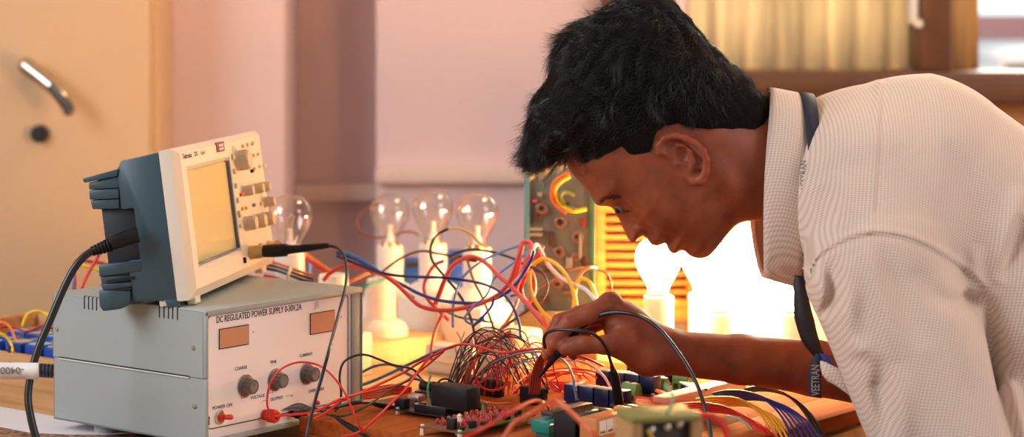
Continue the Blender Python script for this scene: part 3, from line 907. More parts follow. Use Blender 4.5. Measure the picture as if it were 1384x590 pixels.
def block(name, lab, cat, M, lo, hi, mt, bev=0.002, group=None):
    m = MB(M); m.box(lo, hi, bev); o = m.build(name, mt, None); tag(o, lab, cat, group); return o
MA = frame((0, 0, 0), PA, PB).to_3x3().to_4x4()
MBm = frame((0, 0, 0), -PB, PA).to_3x3().to_4x4()
def atz(px, py, z, R): return Matrix.Translation(Pz(px, py, z)) @ R

# four unlit lamps in a row behind the power supply
for px, py, Y, lab, hl in ((392, 296, 2.98, 'clear unlit bulb rising just behind the oscilloscope connector', 'porcelain holder of the bulb behind the oscilloscope'),
                        (527, 291, 3.32, 'clear unlit bulb of the row of three, nearest the recess in the wall', 'porcelain holder of the bulb nearest the wall recess'),
                        (585, 287, 3.22, 'clear unlit bulb in the middle of the row of three', 'porcelain holder under the middle bulb of the row of three'),
                        (645, 292, 3.12, 'clear unlit bulb of the row of three nearest the upright circuit panel', 'porcelain holder of the bulb nearest the upright circuit panel')):
    bulb_at(px, py, Y, False, lab)
    _, zb = holder_under(px, py, Y, hl)
    p = P(px, py, Y)
    if zb > TABLE + 0.004:
        block('mounting_block', 'block under the ' + hl, 'block', Matrix.Translation((p.x, p.y, 0)) @ MBm, (-0.037, -0.037, TABLE - 0.0045), (0.037, 0.037, zb - 0.0002), holder_m, 0.003, 'lamp mounting blocks')
# loose holders without a lamp
_, zb = holder_top(515, 377, 3.10, 'empty porcelain lamp holder standing on the bright wooden block')
Mb = Matrix.Translation((P(515, 377, 3.10).x, 3.10, 0)) @ Matrix.Rotation(math.radians(44), 4, 'Z')
block('wooden_block', 'bright wooden block carrying the empty lamp holder beside the power supply', 'block', Mb, (-0.075, -0.055, TABLE - 0.0045), (0.070, 0.06, zb - 0.0002), cream_wood, 0.0025)
_, zb = holder_top(451, 371, 2.97, 'empty porcelain lamp holder peeping over the power supply')
p = P(451, 371, 2.97)
block('mounting_block', 'pale mounting block hidden behind the power supply under an empty holder', 'block', Matrix.Translation((p.x, p.y, 0)) @ MBm, (-0.037, -0.037, TABLE - 0.0045), (0.037, 0.037, zb - 0.0002), holder_m, 0.003, 'lamp mounting blocks')
# white sockets box between the wires, grey socket strip
block('socket_box', 'white socket box glowing among the wires beside the circuit panel', 'box', Matrix.Translation((*P(688, 430, 2.84).xy, 0)) @ MBm, (-0.034, -0.03, TABLE - 0.0045), (0.034, 0.03, TABLE + 0.078), holder_m, 0.006)
m = MB(Matrix.Translation((*P(618, 430, 2.98).xy, 0)) @ MBm); m.box((-0.045, -0.015, TABLE - 0.0045), (0.03, 0.015, TABLE + 0.034), 0.004); m.box((-0.04, -0.019, TABLE + 0.012), (0.025, -0.013, TABLE + 0.020))
tag(m.build('connector_box', mat('grey_connector_plastic', srgb(222, 208, 186), 0.4), None), 'grey connector box standing behind the black and red jumper wires', 'box')
blue_pl = mat('bright_blue_plastic', srgb(22, 72, 160), 0.35)
for k, (px, py, Y, w, h) in enumerate(((558, 384, 3.36, 0.026, 0.040), (617, 390, 3.34, 0.026, 0.058))):
    t = thing('blue_terminal', ('stubby blue terminal block between two bulb holders', 'taller blue terminal block behind the looping black wire')[k], 'terminal block', P(px, py, Y), M=Matrix.Translation(P(px, py, Y)))
    p = P(px, py, Y)
    m = MB(); m.box((p.x - w / 2, p.y - 0.015, p.z), (p.x + w / 2, p.y + 0.015, p.z + h), 0.002); m.box((p.x - w / 2 - 0.002, p.y - 0.018, p.z + h * 0.35), (p.x + w / 2 + 0.002, p.y + 0.015, p.z + h * 0.6), 0.001); m.build('housing', blue_pl, t)
    m = MB(); m.box((p.x - w / 2 + 0.004, p.y - 0.0158, p.z + h * 0.68), (p.x + w / 2 - 0.004, p.y - 0.0145, p.z + h * 0.9)); m.build('opening', dark, t)
    m = MB(); m.box((p.x - w * 0.7, p.y - 0.022, TABLE - 0.0045), (p.x + w * 0.7, p.y + 0.03, p.z)); m.build('stand', cream_wood, t)

# lit lamps behind the man's forearm, with holders; extra bulbs and a pale backboard added to fill the glare
LITS = [(890, 354, 2.94), (950, 352, 3.02), (975, 377, 2.94), (1040, 358, 3.02), (1066, 377, 2.94), (1008, 345, 3.09)]
names = ['glowing bulb under the man\'s mouth', 'glowing bulb under the man\'s chin, rear row', 'glowing bulb under the man\'s jaw, front row',
         'glowing bulb beside the shirt collar, rear row', 'glowing bulb below the collar tip, front row', 'highest glowing bulb below the man\'s throat']
for (px, py, Y), nm in zip(LITS, names):
    bulb_at(px, py, Y, True, nm)
    _, zb = holder_under(px, py, Y, 'holder of the ' + nm)
    p = P(px, py, Y)
    block('mounting_block', 'block of the ' + nm, 'block', Matrix.Translation((p.x, p.y, 0)), (-0.03, -0.03, TABLE - 0.0045), (0.03, 0.03, zb - 0.0002), holder_m, 0.003, 'lamp mounting blocks')
bb = thing('glare_board', 'pale upright backboard added behind the glowing bulbs to fill out their glare', 'board', P(1020, 440, 3.2))
bb.matrix_basis = Matrix.Translation((P(1020, 440, 3.2).x, 3.2, TABLE - 0.0045)); WM[bb.name] = bb.matrix_basis.copy()
m = MB(); m.box((P(946, 0, 3.2).x, 3.19, TABLE - 0.0045), (P(1150, 0, 3.2).x, 3.205, P(0, 285, 3.2).z), 0.003); m.build('panel', mat('cream_board_paint', srgb(196, 184, 164), 0.6), bb)
m = MB(); m.box((P(946, 0, 3.2).x, 3.205, TABLE - 0.0045), (P(961, 0, 3.2).x, 3.225, P(0, 290, 3.2).z), 0.002); m.build('batten', cream_wood, bb)
m = MB(); m.box((P(1135, 0, 3.2).x, 3.205, TABLE - 0.0045), (P(1150, 0, 3.2).x, 3.225, P(0, 290, 3.2).z), 0.002); m.build('batten', cream_wood, bb)

# slatted wooden panel
red_wood = wood_mat('orange_slat_wood', srgb(200, 122, 62), srgb(160, 88, 40), (1, 0, 0), 18.0)
YS = 3.28
sl = thing('slatted_panel', 'wooden panel of horizontal slats standing behind the man\'s nose and hand', 'panel', (P(870, 0, YS).x, YS, TABLE - 0.0045))
def bxp(m, x0, y0, x1, y1, ya, yb_, bev=0.0015):
    a, c = P(x0, y1, YS), P(x1, y0, YS); m.box((a.x, YS + ya, max(a.z, TABLE - 0.0045)), (c.x, YS + yb_, c.z), bev)
m = MB(); bxp(m, 805, 268, 818, 520, -0.012, 0.02); m.build('post', red_wood, sl)
m = MB(); bxp(m, 928, 268, 941, 520, -0.012, 0.02); m.build('post', red_wood, sl)
m = MB(); bxp(m, 805, 268, 941, 286, -0.014, 0.022); m.build('rail', red_wood, sl)
m = MB(); bxp(m, 805, 403, 941, 432, -0.014, 0.022); m.build('rail', red_wood, sl)
for k in range(9):
    m = MB(); y = 292 + k * 12.3; bxp(m, 817, y, 929, y + 7.4, -0.006, 0.012, 0.002); m.build('slat', red_wood, sl)
m = MB(); bxp(m, 817, 284, 929, 404, 0.016, 0.019, 0); m.build('gap_shade_sheet', mat('slat_gap_shade', (0.03, 0.014, 0.007), 0.8), sl)  # near-black sheet put in as the shade between the slats

# upright circuit panel
YP = 2.93
cp = thing('circuit_panel', 'upright grey-green circuit panel with wires and parts, in front of the man\'s forehead', 'circuit panel', (P(756, 0, YP).x, YP, TABLE - 0.0045))
pan_m = mat('grey_green_board', srgb(116, 122, 108), 0.45, var=0.22, vscale=26)
edge_m = mat('green_panel_edge', srgb(90, 134, 92), 0.35); edge2_m = mat('aqua_panel_edge', srgb(110, 160, 156), 0.3)
def pp(px, py, dy=0.0): q = P(px, py, YP); return Vector((q.x, q.y + dy, q.z))
m = MB(); a, c = pp(709, 520), pp(803, 226); m.box((a.x, YP, TABLE - 0.0045), (c.x, YP + 0.005, c.z), 0.001); m.build('board', pan_m, cp)
m = MB(); a, c = pp(708, 520), pp(716, 225); m.box((a.x, YP - 0.006, TABLE - 0.0045), (c.x, YP + 0.008, c.z), 0.001); m.build('edge_strip', edge2_m, cp)
m = MB(); a, c = pp(797, 520), pp(804, 225); m.box((a.x, YP - 0.006, TABLE - 0.0045), (c.x, YP + 0.008, c.z), 0.001); m.build('edge_strip', edge_m, cp)
m = MB(); a, c = pp(702, 440), pp(806, 418); m.box((a.x, YP - 0.03, TABLE - 0.0045), (c.x, YP - 0.007, c.z), 0.002); m.build('base_rail', wood_mat('khaki_rail_wood', srgb(176, 150, 104), srgb(140, 116, 76), (1, 0, 0), 14), cp)
tan_c = mat('tan_coil', srgb(138, 106, 80), 0.4); pale_c = mat('pale_component', srgb(170, 166, 138), 0.4); dk_c = mat('brown_component', srgb(84, 62, 48), 0.4); redc = mat('dull_red_component', srgb(150, 60, 50), 0.4)
def torus(mb, c, R, r, n=20, k=8):
    mb.tube([c + Vector((R * math.cos(2 * math.pi * i / n), 0, R * math.sin(2 * math.pi * i / n))) for i in range(n)], r, k, True)
for px, py, R in ((732, 281, 6), (757, 300, 6.5), (780, 320, 6), (755, 340, 6), (733, 352, 5), (753, 383, 5.5), (778, 347, 4)):
    m = MB(); torus(m, pp(px, py, -0.004), R / F * YP, 0.0028); m.build('coil_ring', tan_c, cp)
for px, py, w, h, mt in ((724, 309, 18, 5, pale_c), (724, 316, 18, 5, pale_c), (769, 355, 9, 16, pale_c), (784, 332, 4, 34, pale_c), (788, 300, 7, 12, redc), (724, 290, 5, 18, dk_c), (745, 322, 8, 20, dk_c), (790, 352, 8, 12, dk_c), (742, 365, 16, 5, dk_c), (764, 275, 12, 5, dk_c), (730, 262, 8, 5, pale_c), (723, 271, 7, 5, mat('pink_component', srgb(200, 90, 90), 0.4)), (768, 395, 16, 6, tan_c), (737, 402, 12, 8, dk_c)):
    q0, q1 = pp(px - w / 2, py + h / 2), pp(px + w / 2, py - h / 2)
    m = MB(); m.box((q0.x, YP - 0.007, q0.z), (q1.x, YP + 0.001, q1.z), 0.0015); m.build('component', mt, cp)
for pts, mt in (([(770, 237), (756, 246), (750, 258), (757, 274), (772, 283), (792, 281)], 'y'), ([(768, 232), (750, 243), (745, 259), (750, 274), (765, 286)], 'o'), ([(776, 262), (762, 258), (757, 264), (764, 277), (776, 280)], 'g')):
    m = MB(); m.tube(catmull([pp(x, y, -0.012 - 0.004 * i % 0.01) for i, (x, y) in enumerate(pts)], 8), 0.0028, 8)
    m.build('panel_wire', {'y': mat('yellow_wire_skin', srgb(240, 200, 40), 0.35), 'o': mat('orange_wire_skin', srgb(226, 120, 60), 0.35), 'g': mat('olive_wire_skin', srgb(120, 130, 40), 0.4)}[mt], cp)

# ---------------------------------------------------------------- wooden tray of terminals, far corner
tx = Pz(0, 549, TABLE); tdir = -PB
MT = frame(tx + PB * 0.25, tdir, PA)                # x along the tray front, y into the tray
TW, TD, THh = 0.40, 0.27, 0.066
tray = thing('wooden_tray', 'shallow wooden tray of blue terminals beside the power supply', 'tray', M=MT)
tw = wood_mat('tray_wood', srgb(206, 160, 112), srgb(170, 118, 74), (1, 0, 0), 12)
m = MB(MT); m.box((0, 0, 0), (TW, 0.014, THh), 0.0015); m.build('tray_side', tw, tray)
m = MB(MT); m.box((0, TD - 0.014, 0), (TW, TD, THh), 0.0015); m.build('tray_side', tw, tray)
m = MB(MT); m.box((0, 0.014, 0), (0.014, TD - 0.014, THh), 0.0015); m.build('tray_end', tw, tray)
m = MB(MT); m.box((TW - 0.014, 0.014, 0), (TW, TD - 0.014, THh), 0.0015); m.build('tray_end', tw, tray)
m = MB(MT); m.box((0.014, 0.014, 0.002), (TW - 0.014, TD - 0.014, 0.030)); m.build('tray_floor', tw, tray)
rnd = random.Random(4)
lblue = mat('pale_blue_label', srgb(120, 190, 220), 0.4)
k = 0
for j in range(2):
    for i in range(6):
        x = 0.16 + i * 0.036; y = 0.055 + j * 0.06
        Mq = MT @ Matrix.Translation((x, y, 0.030)) @ Matrix.Rotation(rnd.uniform(-0.15, 0.15), 4, 'Z')
        t = thing('terminal_block', ('bright blue terminal block in the front row inside the wooden tray', 'bright blue terminal block in the back row inside the wooden tray')[j], 'terminal block', M=Mq, group=('front blue terminals in tray', 'back blue terminals in tray')[j])
        m = MB(Mq); m.box((-0.015, -0.02, 0), (0.015, 0.02, 0.042), 0.002); m.build('housing', blue_pl, t)
        m = MB(Mq); m.box((-0.012, -0.016, 0.0415), (0.012, 0.006, 0.0430), 0.0005); m.build('label_plate', lblue if (i + j) % 2 else pale_c, t)
        m = MB(Mq); m.cyl((0, 0.013, 0.041), (0, 0.013, 0.0435), 0.004, n=14); m.build('screw', steel, t)

# ---------------------------------------------------------------- plank with the circuit boards
ZPL = ZC - 0.471
orange_wood = wood_mat('plank_wood', srgb(178, 96, 48), srgb(132, 66, 32), (1, 0, 0), 10, 0.75, 0.03)
pco = Pz(404, 563, ZPL)
v_far, v_near = -0.0176, -0.4926
u0, u1 = 0.128, 0.66
MPk = frame(Vector((PO.x, PO.y, 0)) + PA * u0 + PB * v_near, PA, PB)
plank = thing('wooden_plank', 'orange-brown wooden plank on battens carrying the circuit boards', 'plank', M=Matrix.Translation(Vector((0, 0, TABLE))) @ MPk)
m = MB(MPk); m.box((0, 0, ZPL - 0.017), (u1 - u0, 0.0695, ZPL), 0.001); m.build('board', orange_wood, plank)
m = MB(MPk); m.box((0, 0.0703, ZPL - 0.017), (u1 - u0, v_far - v_near, ZPL), 0.001); m.build('board', orange_wood, plank)
for x in (0.0, u1 - u0 - 0.06):
    m = MB(MPk); m.box((x, 0.02, TABLE - 0.001), (x + 0.03, v_far - v_near, ZPL - 0.0172), 0.001); m.build('batten', orange_wood, plank)

gpcb = mat('green_circuit_board', srgb(70, 108, 48), 0.35, var=0.12, vscale=120)
bpcb = mat('black_circuit_board', (0.016, 0.014, 0.014), 0.35)
brd = mat('brown_circuit_board', srgb(110, 66, 44), 0.45)
cop = mat('solder_silver', (0.7, 0.66, 0.6), 0.3, 1.0)
white_ny = mat('white_nylon', srgb(236, 226, 206), 0.4)
def board(name, lab, cat, px, py, R, w, d, mt, z=0.010, th=0.0016):
    M = atz(px, py, ZPL + z, R)
    M2 = M @ Matrix.Translation((0, 0, -z))
    t = thing(name, lab, cat, M=M2)
    m = MB(M); m.box((0, 0, -th), (w, d, 0), 0.0003, 1); m.build('circuit_board', mt, t)
    for x in (0.004, w - 0.004):
        for y in (0.004, d - 0.004):
            m = MB(M); m.lathe([(0.0028, -z), (0.0026, -th)], 6, Matrix.Translation((x, y, 0))); m.lathe([(0.0022, 0), (0.0022, 0.0016), (0.0, 0.002)], 12, Matrix.Translation((x, y, 0))); m.build('standoff', white_ny, t)
    return t, M
def part(t, M, nm, mt, lo, hi, bev=0.0006, parent=None):
    m = MB(M); m.box(lo, hi, bev); return m.build(nm, mt, parent or t)
def header(t, M, x0, y0, n, along='x', h=0.0085, nm='pin_header', pitch=0.00254):
    L = n * pitch
    lo, hi = ((x0, y0, 0), (x0 + L, y0 + 0.0026, h)) if along == 'x' else ((x0, y0, 0), (x0 + 0.0026, y0 + L, h))
    hd = part(t, M, nm, black, lo, hi, 0.0003)
    m = MB(M)
    for k in range(n):
        x = x0 + (k + 0.5) * pitch if along == 'x' else x0 + 0.0013
        y = y0 + 0.0013 if along == 'x' else y0 + (k + 0.5) * pitch
        m.box((x - 0.0006, y - 0.0006, h), (x + 0.0006, y + 0.0006, h + 0.00015))
    m.build('socket_holes', steel, hd)
    return hd
# controller board with barrel jack and USB socket
mc, M1 = board('controller_board', 'black controller board with barrel jack and silver USB socket, nearest the power supply', 'circuit board', 531, 552, MBm, 0.100, 0.050, bpcb, 0.006)
jack = part(mc, M1, 'barrel_jack', black, (-0.003, 0.006, 0), (0.012, 0.016, 0.011), 0.001)
usb = part(mc, M1, 'usb_socket', steel, (-0.004, 0.030, 0), (0.012, 0.043, 0.0115), 0.0008)
m = MB(M1); m.box((-0.0045, 0.032, 0.0015), (-0.003, 0.041, 0.010)); m.build('socket_mouth', dark, usb)
header(mc, M1, 0.030, 0.002, 18); header(mc, M1, 0.034, 0.052, 20)
part(mc, M1, 'chip', black, (0.045, 0.022, 0), (0.080, 0.030, 0.004)); part(mc, M1, 'capacitor', steel, (0.022, 0.010, 0), (0.028, 0.016, 0.008), 0.002)
m = MB(M1); m.cyl((0.026, 0.024, 0), (0.026, 0.024, 0.007), 0.003); m.build('capacitor', steel, mc)
# shield block standing on it
sh = thing('pin_socket_block', 'tall black socket block standing on the controller board with wires plugged in', 'connector', M=M1 @ Matrix.Translation((0.055, 0.006, 0.0087)))
part(sh, M1, 'housing', black, (0.052, 0.005, 0.0088), (0.104, 0.030, 0.0330), 0.001); 
m = MB(M1)
for i in range(12):
    for j in range(4): m.box((0.056 + i * 0.004, 0.008 + j * 0.0055, 0.033), (0.0575 + i * 0.004, 0.0095 + j * 0.0055, 0.0332))
m.build('socket_holes', mat('dull_contact', (0.10, 0.07, 0.04), 0.4, 1.0), sh)
# little sensor board behind the controller board
sb, M3 = board('sensor_board', 'small dark board with a silver can and black parts behind the controller board', 'circuit board', 560, 528, MBm, 0.040, 0.030, bpcb, 0.006)
m = MB(M3); m.cyl((0.004, 0.008, 0.006), (0.020, 0.010, 0.006), 0.0055, n=20); m.build('black_capacitor', black_gloss, sb)
m = MB(M3); m.lathe([(0.006, 0), (0.006, 0.008), (0.0055, 0.009), (0, 0.009)], 20, Matrix.Translation((0.028, 0.010, 0))); m.build('silver_can', steel, sb)
part(sb, M3, 'chip', black, (0.008, 0.019, 0), (0.026, 0.026, 0.004)); header(sb, M3, 0.002, 0.026, 12)
# red relay-driver board with rows of little red parts
rb, M2 = board('driver_board', 'green-edged circuit board crowded with small red parts, in front of the jumper wires', 'circuit board', 622, 584, MA, 0.130, 0.060, brd, 0.010)
part(rb, M2, 'board_edge', gpcb, (-0.001, -0.001, -0.0018), (0.131, 0.003, 0.0004), 0.0003)
redled = mat('red_component', srgb(170, 40, 40), 0.35)
for i in range(11):
    for j in range(5):
        x, y = 0.022 + i * 0.0098, 0.012 + j * 0.0095
        if rnd.random() < 0.12: continue
        m = MB(M2); m.lathe([(0.0021, 0), (0.0021, 0.0045), (0.0014, 0.0058), (0, 0.0062)], 10, Matrix.Translation((x + rnd.uniform(-.001, .001), y, 0))); m.build('red_component', redled, rb)
for i in range(6): part(rb, M2, 'black_component', black, (0.004 + i * 0.02, 0.003, 0), (0.012 + i * 0.02, 0.008, 0.004 + 0.004 * (i % 2)))
header(rb, M2, 0.006, 0.014, 4, 'y', 0.012); header(rb, M2, 0.010, 0.014, 4, 'y', 0.012)
# white nylon pillar in front
m = MB(atz(620.5, 587, ZPL, MA)); m.lathe([(0.0045, 0), (0.0042, 0.003), (0.0030, 0.004), (0.0030, 0.013), (0.0038, 0.014), (0.0022, 0.018), (0.0026, 0.021), (0, 0.023)], 16)
tag(m.build('nylon_pillar', white_ny, None), 'small white nylon pillar standing on the plank before the controller board', 'standoff')
# two black sensor headers behind
for px, py, n, lab in ((642, 533, 14, 'low black pin socket behind the driver board, under the jumper wires'), (702, 545, 13, 'black pin socket at the foot of the thick red-brown cable')):
    M = atz(px, py, ZPL, MBm); t = thing('pin_socket', lab, 'connector', M=M)
    part(t, M, 'housing', black, (0, 0, 0), (n * 0.00254, 0.012, 0.020), 0.0008)
    m = MB(M)
    for k in range(n): m.box((0.0006 + k * 0.00254, 0.004, 0.020), (0.0018 + k * 0.00254, 0.0052, 0.0202))
    m.build('socket_holes', MATS['dull_contact'], t)
# zero-force socket, teal, with a long chip in it
M = atz(742, 592, ZPL, MA); zf = thing('chip_socket', 'teal chip socket holding a long dark chip, at the near side of the plank', 'chip socket', M=M)
teal = mat('teal_plastic', srgb(24, 130, 118), 0.35)
part(zf, M, 'housing', teal, (0, 0, 0.004), (0.092, 0.024, 0.018), 0.001)
part(zf, M, 'housing_base', teal, (0.004, 0.003, 0), (0.088, 0.021, 0.004), 0.0005)
m = MB(M); m.cyl((-0.002, -0.003, 0.015), (0.020, -0.003, 0.013), 0.0012, n=10); m.build('lever', steel, zf)
ch = thing('long_chip', 'dark brown chip with a row of silver legs seated in the teal socket', 'chip', M=M @ Matrix.Translation((0.046, 0.012, 0.0205)))
part(ch, M, 'chip_body', mat('dark_chip', srgb(64, 48, 42), 0.4), (0.012, 0.004, 0.0205), (0.086, 0.020, 0.0255), 0.0006)
m = MB(M)
for k in range(20): m.box((0.0135 + k * 0.0037, 0.0028, 0.0185), (0.0150 + k * 0.0037, 0.0042, 0.0235)); m.box((0.0135 + k * 0.0037, 0.0198, 0.0185), (0.0150 + k * 0.0037, 0.0212, 0.0235))
m.build('chip_legs', cop, ch)
# dark finned heatsink and the marked terminal beside it
M = atz(776, 607, ZPL, MA); t = thing('heat_sink', 'black finned heat sink beside the orange terminal with white plates', 'heat sink', M=M)
part(t, M, 'base', black, (0, 0, 0), (0.030, 0.028, 0.004))
for k in range(5): part(t, M, 'fin', black, (0.001 + k * 0.0066, 0, 0.004), (0.0035 + k * 0.0066, 0.028, 0.034), 0.0004)
M = atz(806, 610, ZPL, MA); t = thing('marked_terminal', 'orange-topped terminal block with a row of white marker plates', 'terminal block', M=M)
part(t, M, 'housing', mat('orange_terminal', srgb(206, 130, 70), 0.4), (0, 0, 0), (0.058, 0.022, 0.034), 0.001)
for k in range(4):
    pl = part(t, M, 'marker_plate', white_ny, (0.004 + k * 0.0132, -0.0012, 0.016), (0.0162 + k * 0.0132, 0.0004, 0.031), 0.0003)
    m = MB(M)
    for q in range(4):
        m.box((0.0056 + k * 0.0132 + q * 0.0023, -0.0015, 0.0178), (0.0070 + k * 0.0132 + q * 0.0023, -0.0011, 0.0178 + (0.0028, 0.0016, 0.0024, 0.002)[(q + k) % 4]))
    m.build('dark_marks', ink, pl)
part(t, M, 'orange_clip', mat('orange_clip', srgb(240, 160, 50), 0.4), (0.0585, 0.0, 0.0), (0.068, 0.02, 0.037), 0.0015)
# rows of dark blue relays
navy = mat('navy_relay', srgb(16, 28, 66), 0.3); relay_top = mat('grey_relay_top', srgb(150, 146, 150), 0.35)
def relay_row(px, py, n, lab, grp, labmod):
    t, M = board('relay_board', labmod, 'circuit board', px, py, MBm, n * 0.0215 + 0.004, 0.04, mat('maroon_board', srgb(96, 40, 36), 0.4), 0.008)
    for k in range(n):
        Mq = M @ Matrix.Translation((0.003 + k * 0.0215, 0.003, 0.0002))
        r = thing('relay', lab, 'relay', M=Mq, group=grp)
        part(r, Mq, 'case', navy, (0, 0, 0), (0.0198, 0.016, 0.0205), 0.0006)
        part(r, Mq, 'top_plate', relay_top, (0.0004, 0.0004, 0.0205), (0.0194, 0.0156, 0.0209), 0.0001)
relay_row(757, 543, 4, 'dark navy relay in the row nearest the teal chip socket', 'relays of the nearer row', 'maroon relay board carrying the nearer row of navy relays')
relay_row(800, 523, 4, 'dark navy relay in the row under the man\'s wrist', 'relays of the farther row', 'maroon relay board carrying the farther row of navy relays')
relay_row(842, 511, 3, 'dark navy relay in the row half hidden beneath the wrist', 'relays of the farthest row', 'maroon relay board half hidden beneath the wrist')
# green screw terminals
green_t = mat('green_terminal', srgb(86, 140, 58), 0.4)
for px, py, h, lab in ((838, 542, 0.022, 'green screw terminal next to the black plug with the arched lead'), (876, 536, 0.024, 'green screw terminal between the red and the orange wires'), (908, 527, 0.025, 'green screw terminal under the forearm beside the pale strip')):
    M = atz(px, py, ZPL, MBm); t = thing('screw_terminal', lab, 'terminal block', M=M)
    m = MB(M @ Matrix(((0, 0, 1, 0), (1, 0, 0, 0), (0, 1, 0, 0), (0, 0, 0, 1)))); m.prism([(0, 0), (0.014, 0), (0.014, h * 0.7), (0.010, h), (0.003, h), (0, h * 0.6)], 0, 0.022, 0.0006, 1); m.build('housing', green_t, t)
    for k in range(2):
        m = MB(M); m.cyl((0.006 + k * 0.010, 0.0065, h - 0.0005), (0.006 + k * 0.010, 0.0065, h + 0.0006), 0.0030, n=12); m.build('screw', steel, t)
        m = MB(M); m.box((0.003 + k * 0.010, -0.0003, 0.003), (0.009 + k * 0.010, 0.001, 0.009)); m.build('wire_opening', dark, t)
# black bordered connectors
for px, py, lab in ((787, 571, 'black connector shell with silver screws beside the teal chip socket'), (822, 566, 'black connector shell with silver screws below the arched white wire')):
    M = atz(px, py, ZPL, MBm); t = thing('connector_shell', lab, 'connector', M=M)
    part(t, M, 'shell', black_gloss, (0, 0, 0.004), (0.034, 0.014, 0.018), 0.003)
    part(t, M, 'flange', black, (-0.001, 0.001, 0), (0.035, 0.012, 0.004), 0.0005)
    for x in (0.005, 0.029):
        m = MB(M); m.sphere((x, -0.0006, 0.010), 0.0024, 12, 8); m.build('screw', steel, t)
# long pale strip and wooden end block
M = atz(903, 556, ZPL, MA); t = thing('terminal_strip', 'long pale terminal strip lying along the plank under the forearm', 'terminal strip', M=M)
strip_m = mat('pale_strip', srgb(214, 186, 158), 0.45)
part(t, M, 'housing', strip_m, (0, 0, 0), (0.170, 0.022, 0.016), 0.002)
for k in range(14): part(t, M, 'terminal_slot', mat('slot_shadow_plastic', srgb(160, 128, 104), 0.5), (0.006 + k * 0.0117, 0.006, 0.0158), (0.0125 + k * 0.0117, 0.016, 0.0163), 0.0001)
# blurred transformer nearest the camera
YT = 1.88
p = P(892, 556, YT)
MTn = Matrix.Translation((p.x, YT, 0)) @ Matrix.Rotation(0.25, 4, 'Z')
t = thing('coil_module', 'out-of-focus green-topped coil module with a dark core, nearest the camera', 'module', M=Matrix.Translation((0, 0, TABLE - 0.0045)) @ MTn)
zt = p.z; olive = mat('olive_frame', srgb(128, 126, 70), 0.5); 
part(t, MTn, 'frame_top', olive, (-0.031, -0.02, zt - 0.0055), (0.031, 0.03, zt), 0.002)
part(t, MTn, 'frame_side', mat('khaki_frame', srgb(170, 130, 84), 0.5), (-0.031, -0.02, TABLE - 0.0045), (-0.022, 0.03, zt - 0.0056), 0.001); part(t, MTn, 'frame_side', mat('khaki_frame', srgb(170, 130, 84), 0.5), (0.022, -0.02, TABLE - 0.0045), (0.031, 0.03, zt - 0.0056), 0.001)
part(t, MTn, 'core', mat('dark_core', (0.03, 0.025, 0.022), 0.4), (-0.0215, -0.012, TABLE - 0.0045), (0.0215, 0.028, zt - 0.0058), 0.001)
for k, c in enumerate(((-0.012, 0), (0.002, 0), (0.013, 0))):
    m = MB(MTn); m.sphere((c[0], -0.013, zt - 0.012 + 0.002 * k), 0.004, 12, 8); m.build('solder_bead', cop, t)
m = MB(MTn); m.tube(catmull([(-0.016, -0.015, zt - 0.012), (-0.010, -0.019, zt - 0.022), (-0.002, -0.016, zt - 0.032)], 6), 0.0012, 8); m.build('wire_end', mat('yellow_wire_skin', srgb(240, 200, 40), 0.35), t)
m = MB(MTn); m.tube(catmull([(0.002, -0.012, zt + 0.0005), (0.010, -0.006, zt + 0.012), (0.006, 0.004, zt + 0.022)], 6), 0.0015, 8); m.build('wire_end', mat('green_wire_skin', srgb(120, 170, 130), 0.35), t)
# ---------------------------------------------------------------- the man at the bench
YH = 2.45                                   # his midline: sizes below are in units of one photo pixel at this distance
U = YH / F
class Vol:
    """signed field sampled on a grid, u to the right, v down, w towards the camera"""
    def __init__(self, lo, hi, h):
        self.h = h; self.lo = np.array(lo, float)
        n = [int(math.ceil((b - a) / h)) + 1 for a, b in zip(lo, hi)]
        ax = [lo[i] + h * np.arange(n[i]) for i in range(3)]
        self.u, self.v, self.w = np.meshgrid(*ax, indexing='ij', sparse=True)
        self.n = n
        self.u2, self.v2 = np.meshgrid(ax[0], ax[1], indexing='ij')
    def ball(self, c, r):
        r = np.atleast_1d(r) * np.ones(3)
        q = np.sqrt(((self.u - c[0]) / r[0]) ** 2 + ((self.v - c[1]) / r[1]) ** 2 + ((self.w - c[2]) / r[2]) ** 2)
        return (1 - q) * float(r.min())
    def caps(self, a, b, ra, rb=None, sc=(1, 1, 1)):
        rb = ra if rb is None else rb
        a = np.array(a, float) / sc; b = np.array(b, float) / sc; d = b - a
        pu, pv, pw = self.u / sc[0] - a[0], self.v / sc[1] - a[1], self.w / sc[2] - a[2]
        t = np.clip((pu * d[0] + pv * d[1] + pw * d[2]) / (d @ d), 0, 1)
        q = np.sqrt((pu - t * d[0]) ** 2 + (pv - t * d[1]) ** 2 + (pw - t * d[2]) ** 2)
        return (ra + (rb - ra) * t) - q
    def chain(self, pts, k=3.0):
        f = None
        for (a, ra), (b, rb) in zip(pts[:-1], pts[1:]):
            g = self.caps(a, b, ra, rb); f = g if f is None else smax(f, g, k)
        return f
def smax(a, b, k):
    h = np.clip(0.5 + 0.5 * (a - b) / k, 0, 1)
    return b + (a - b) * h + k * h * (1 - h)
def smin(a, b, k): return -smax(-a, -b, k)
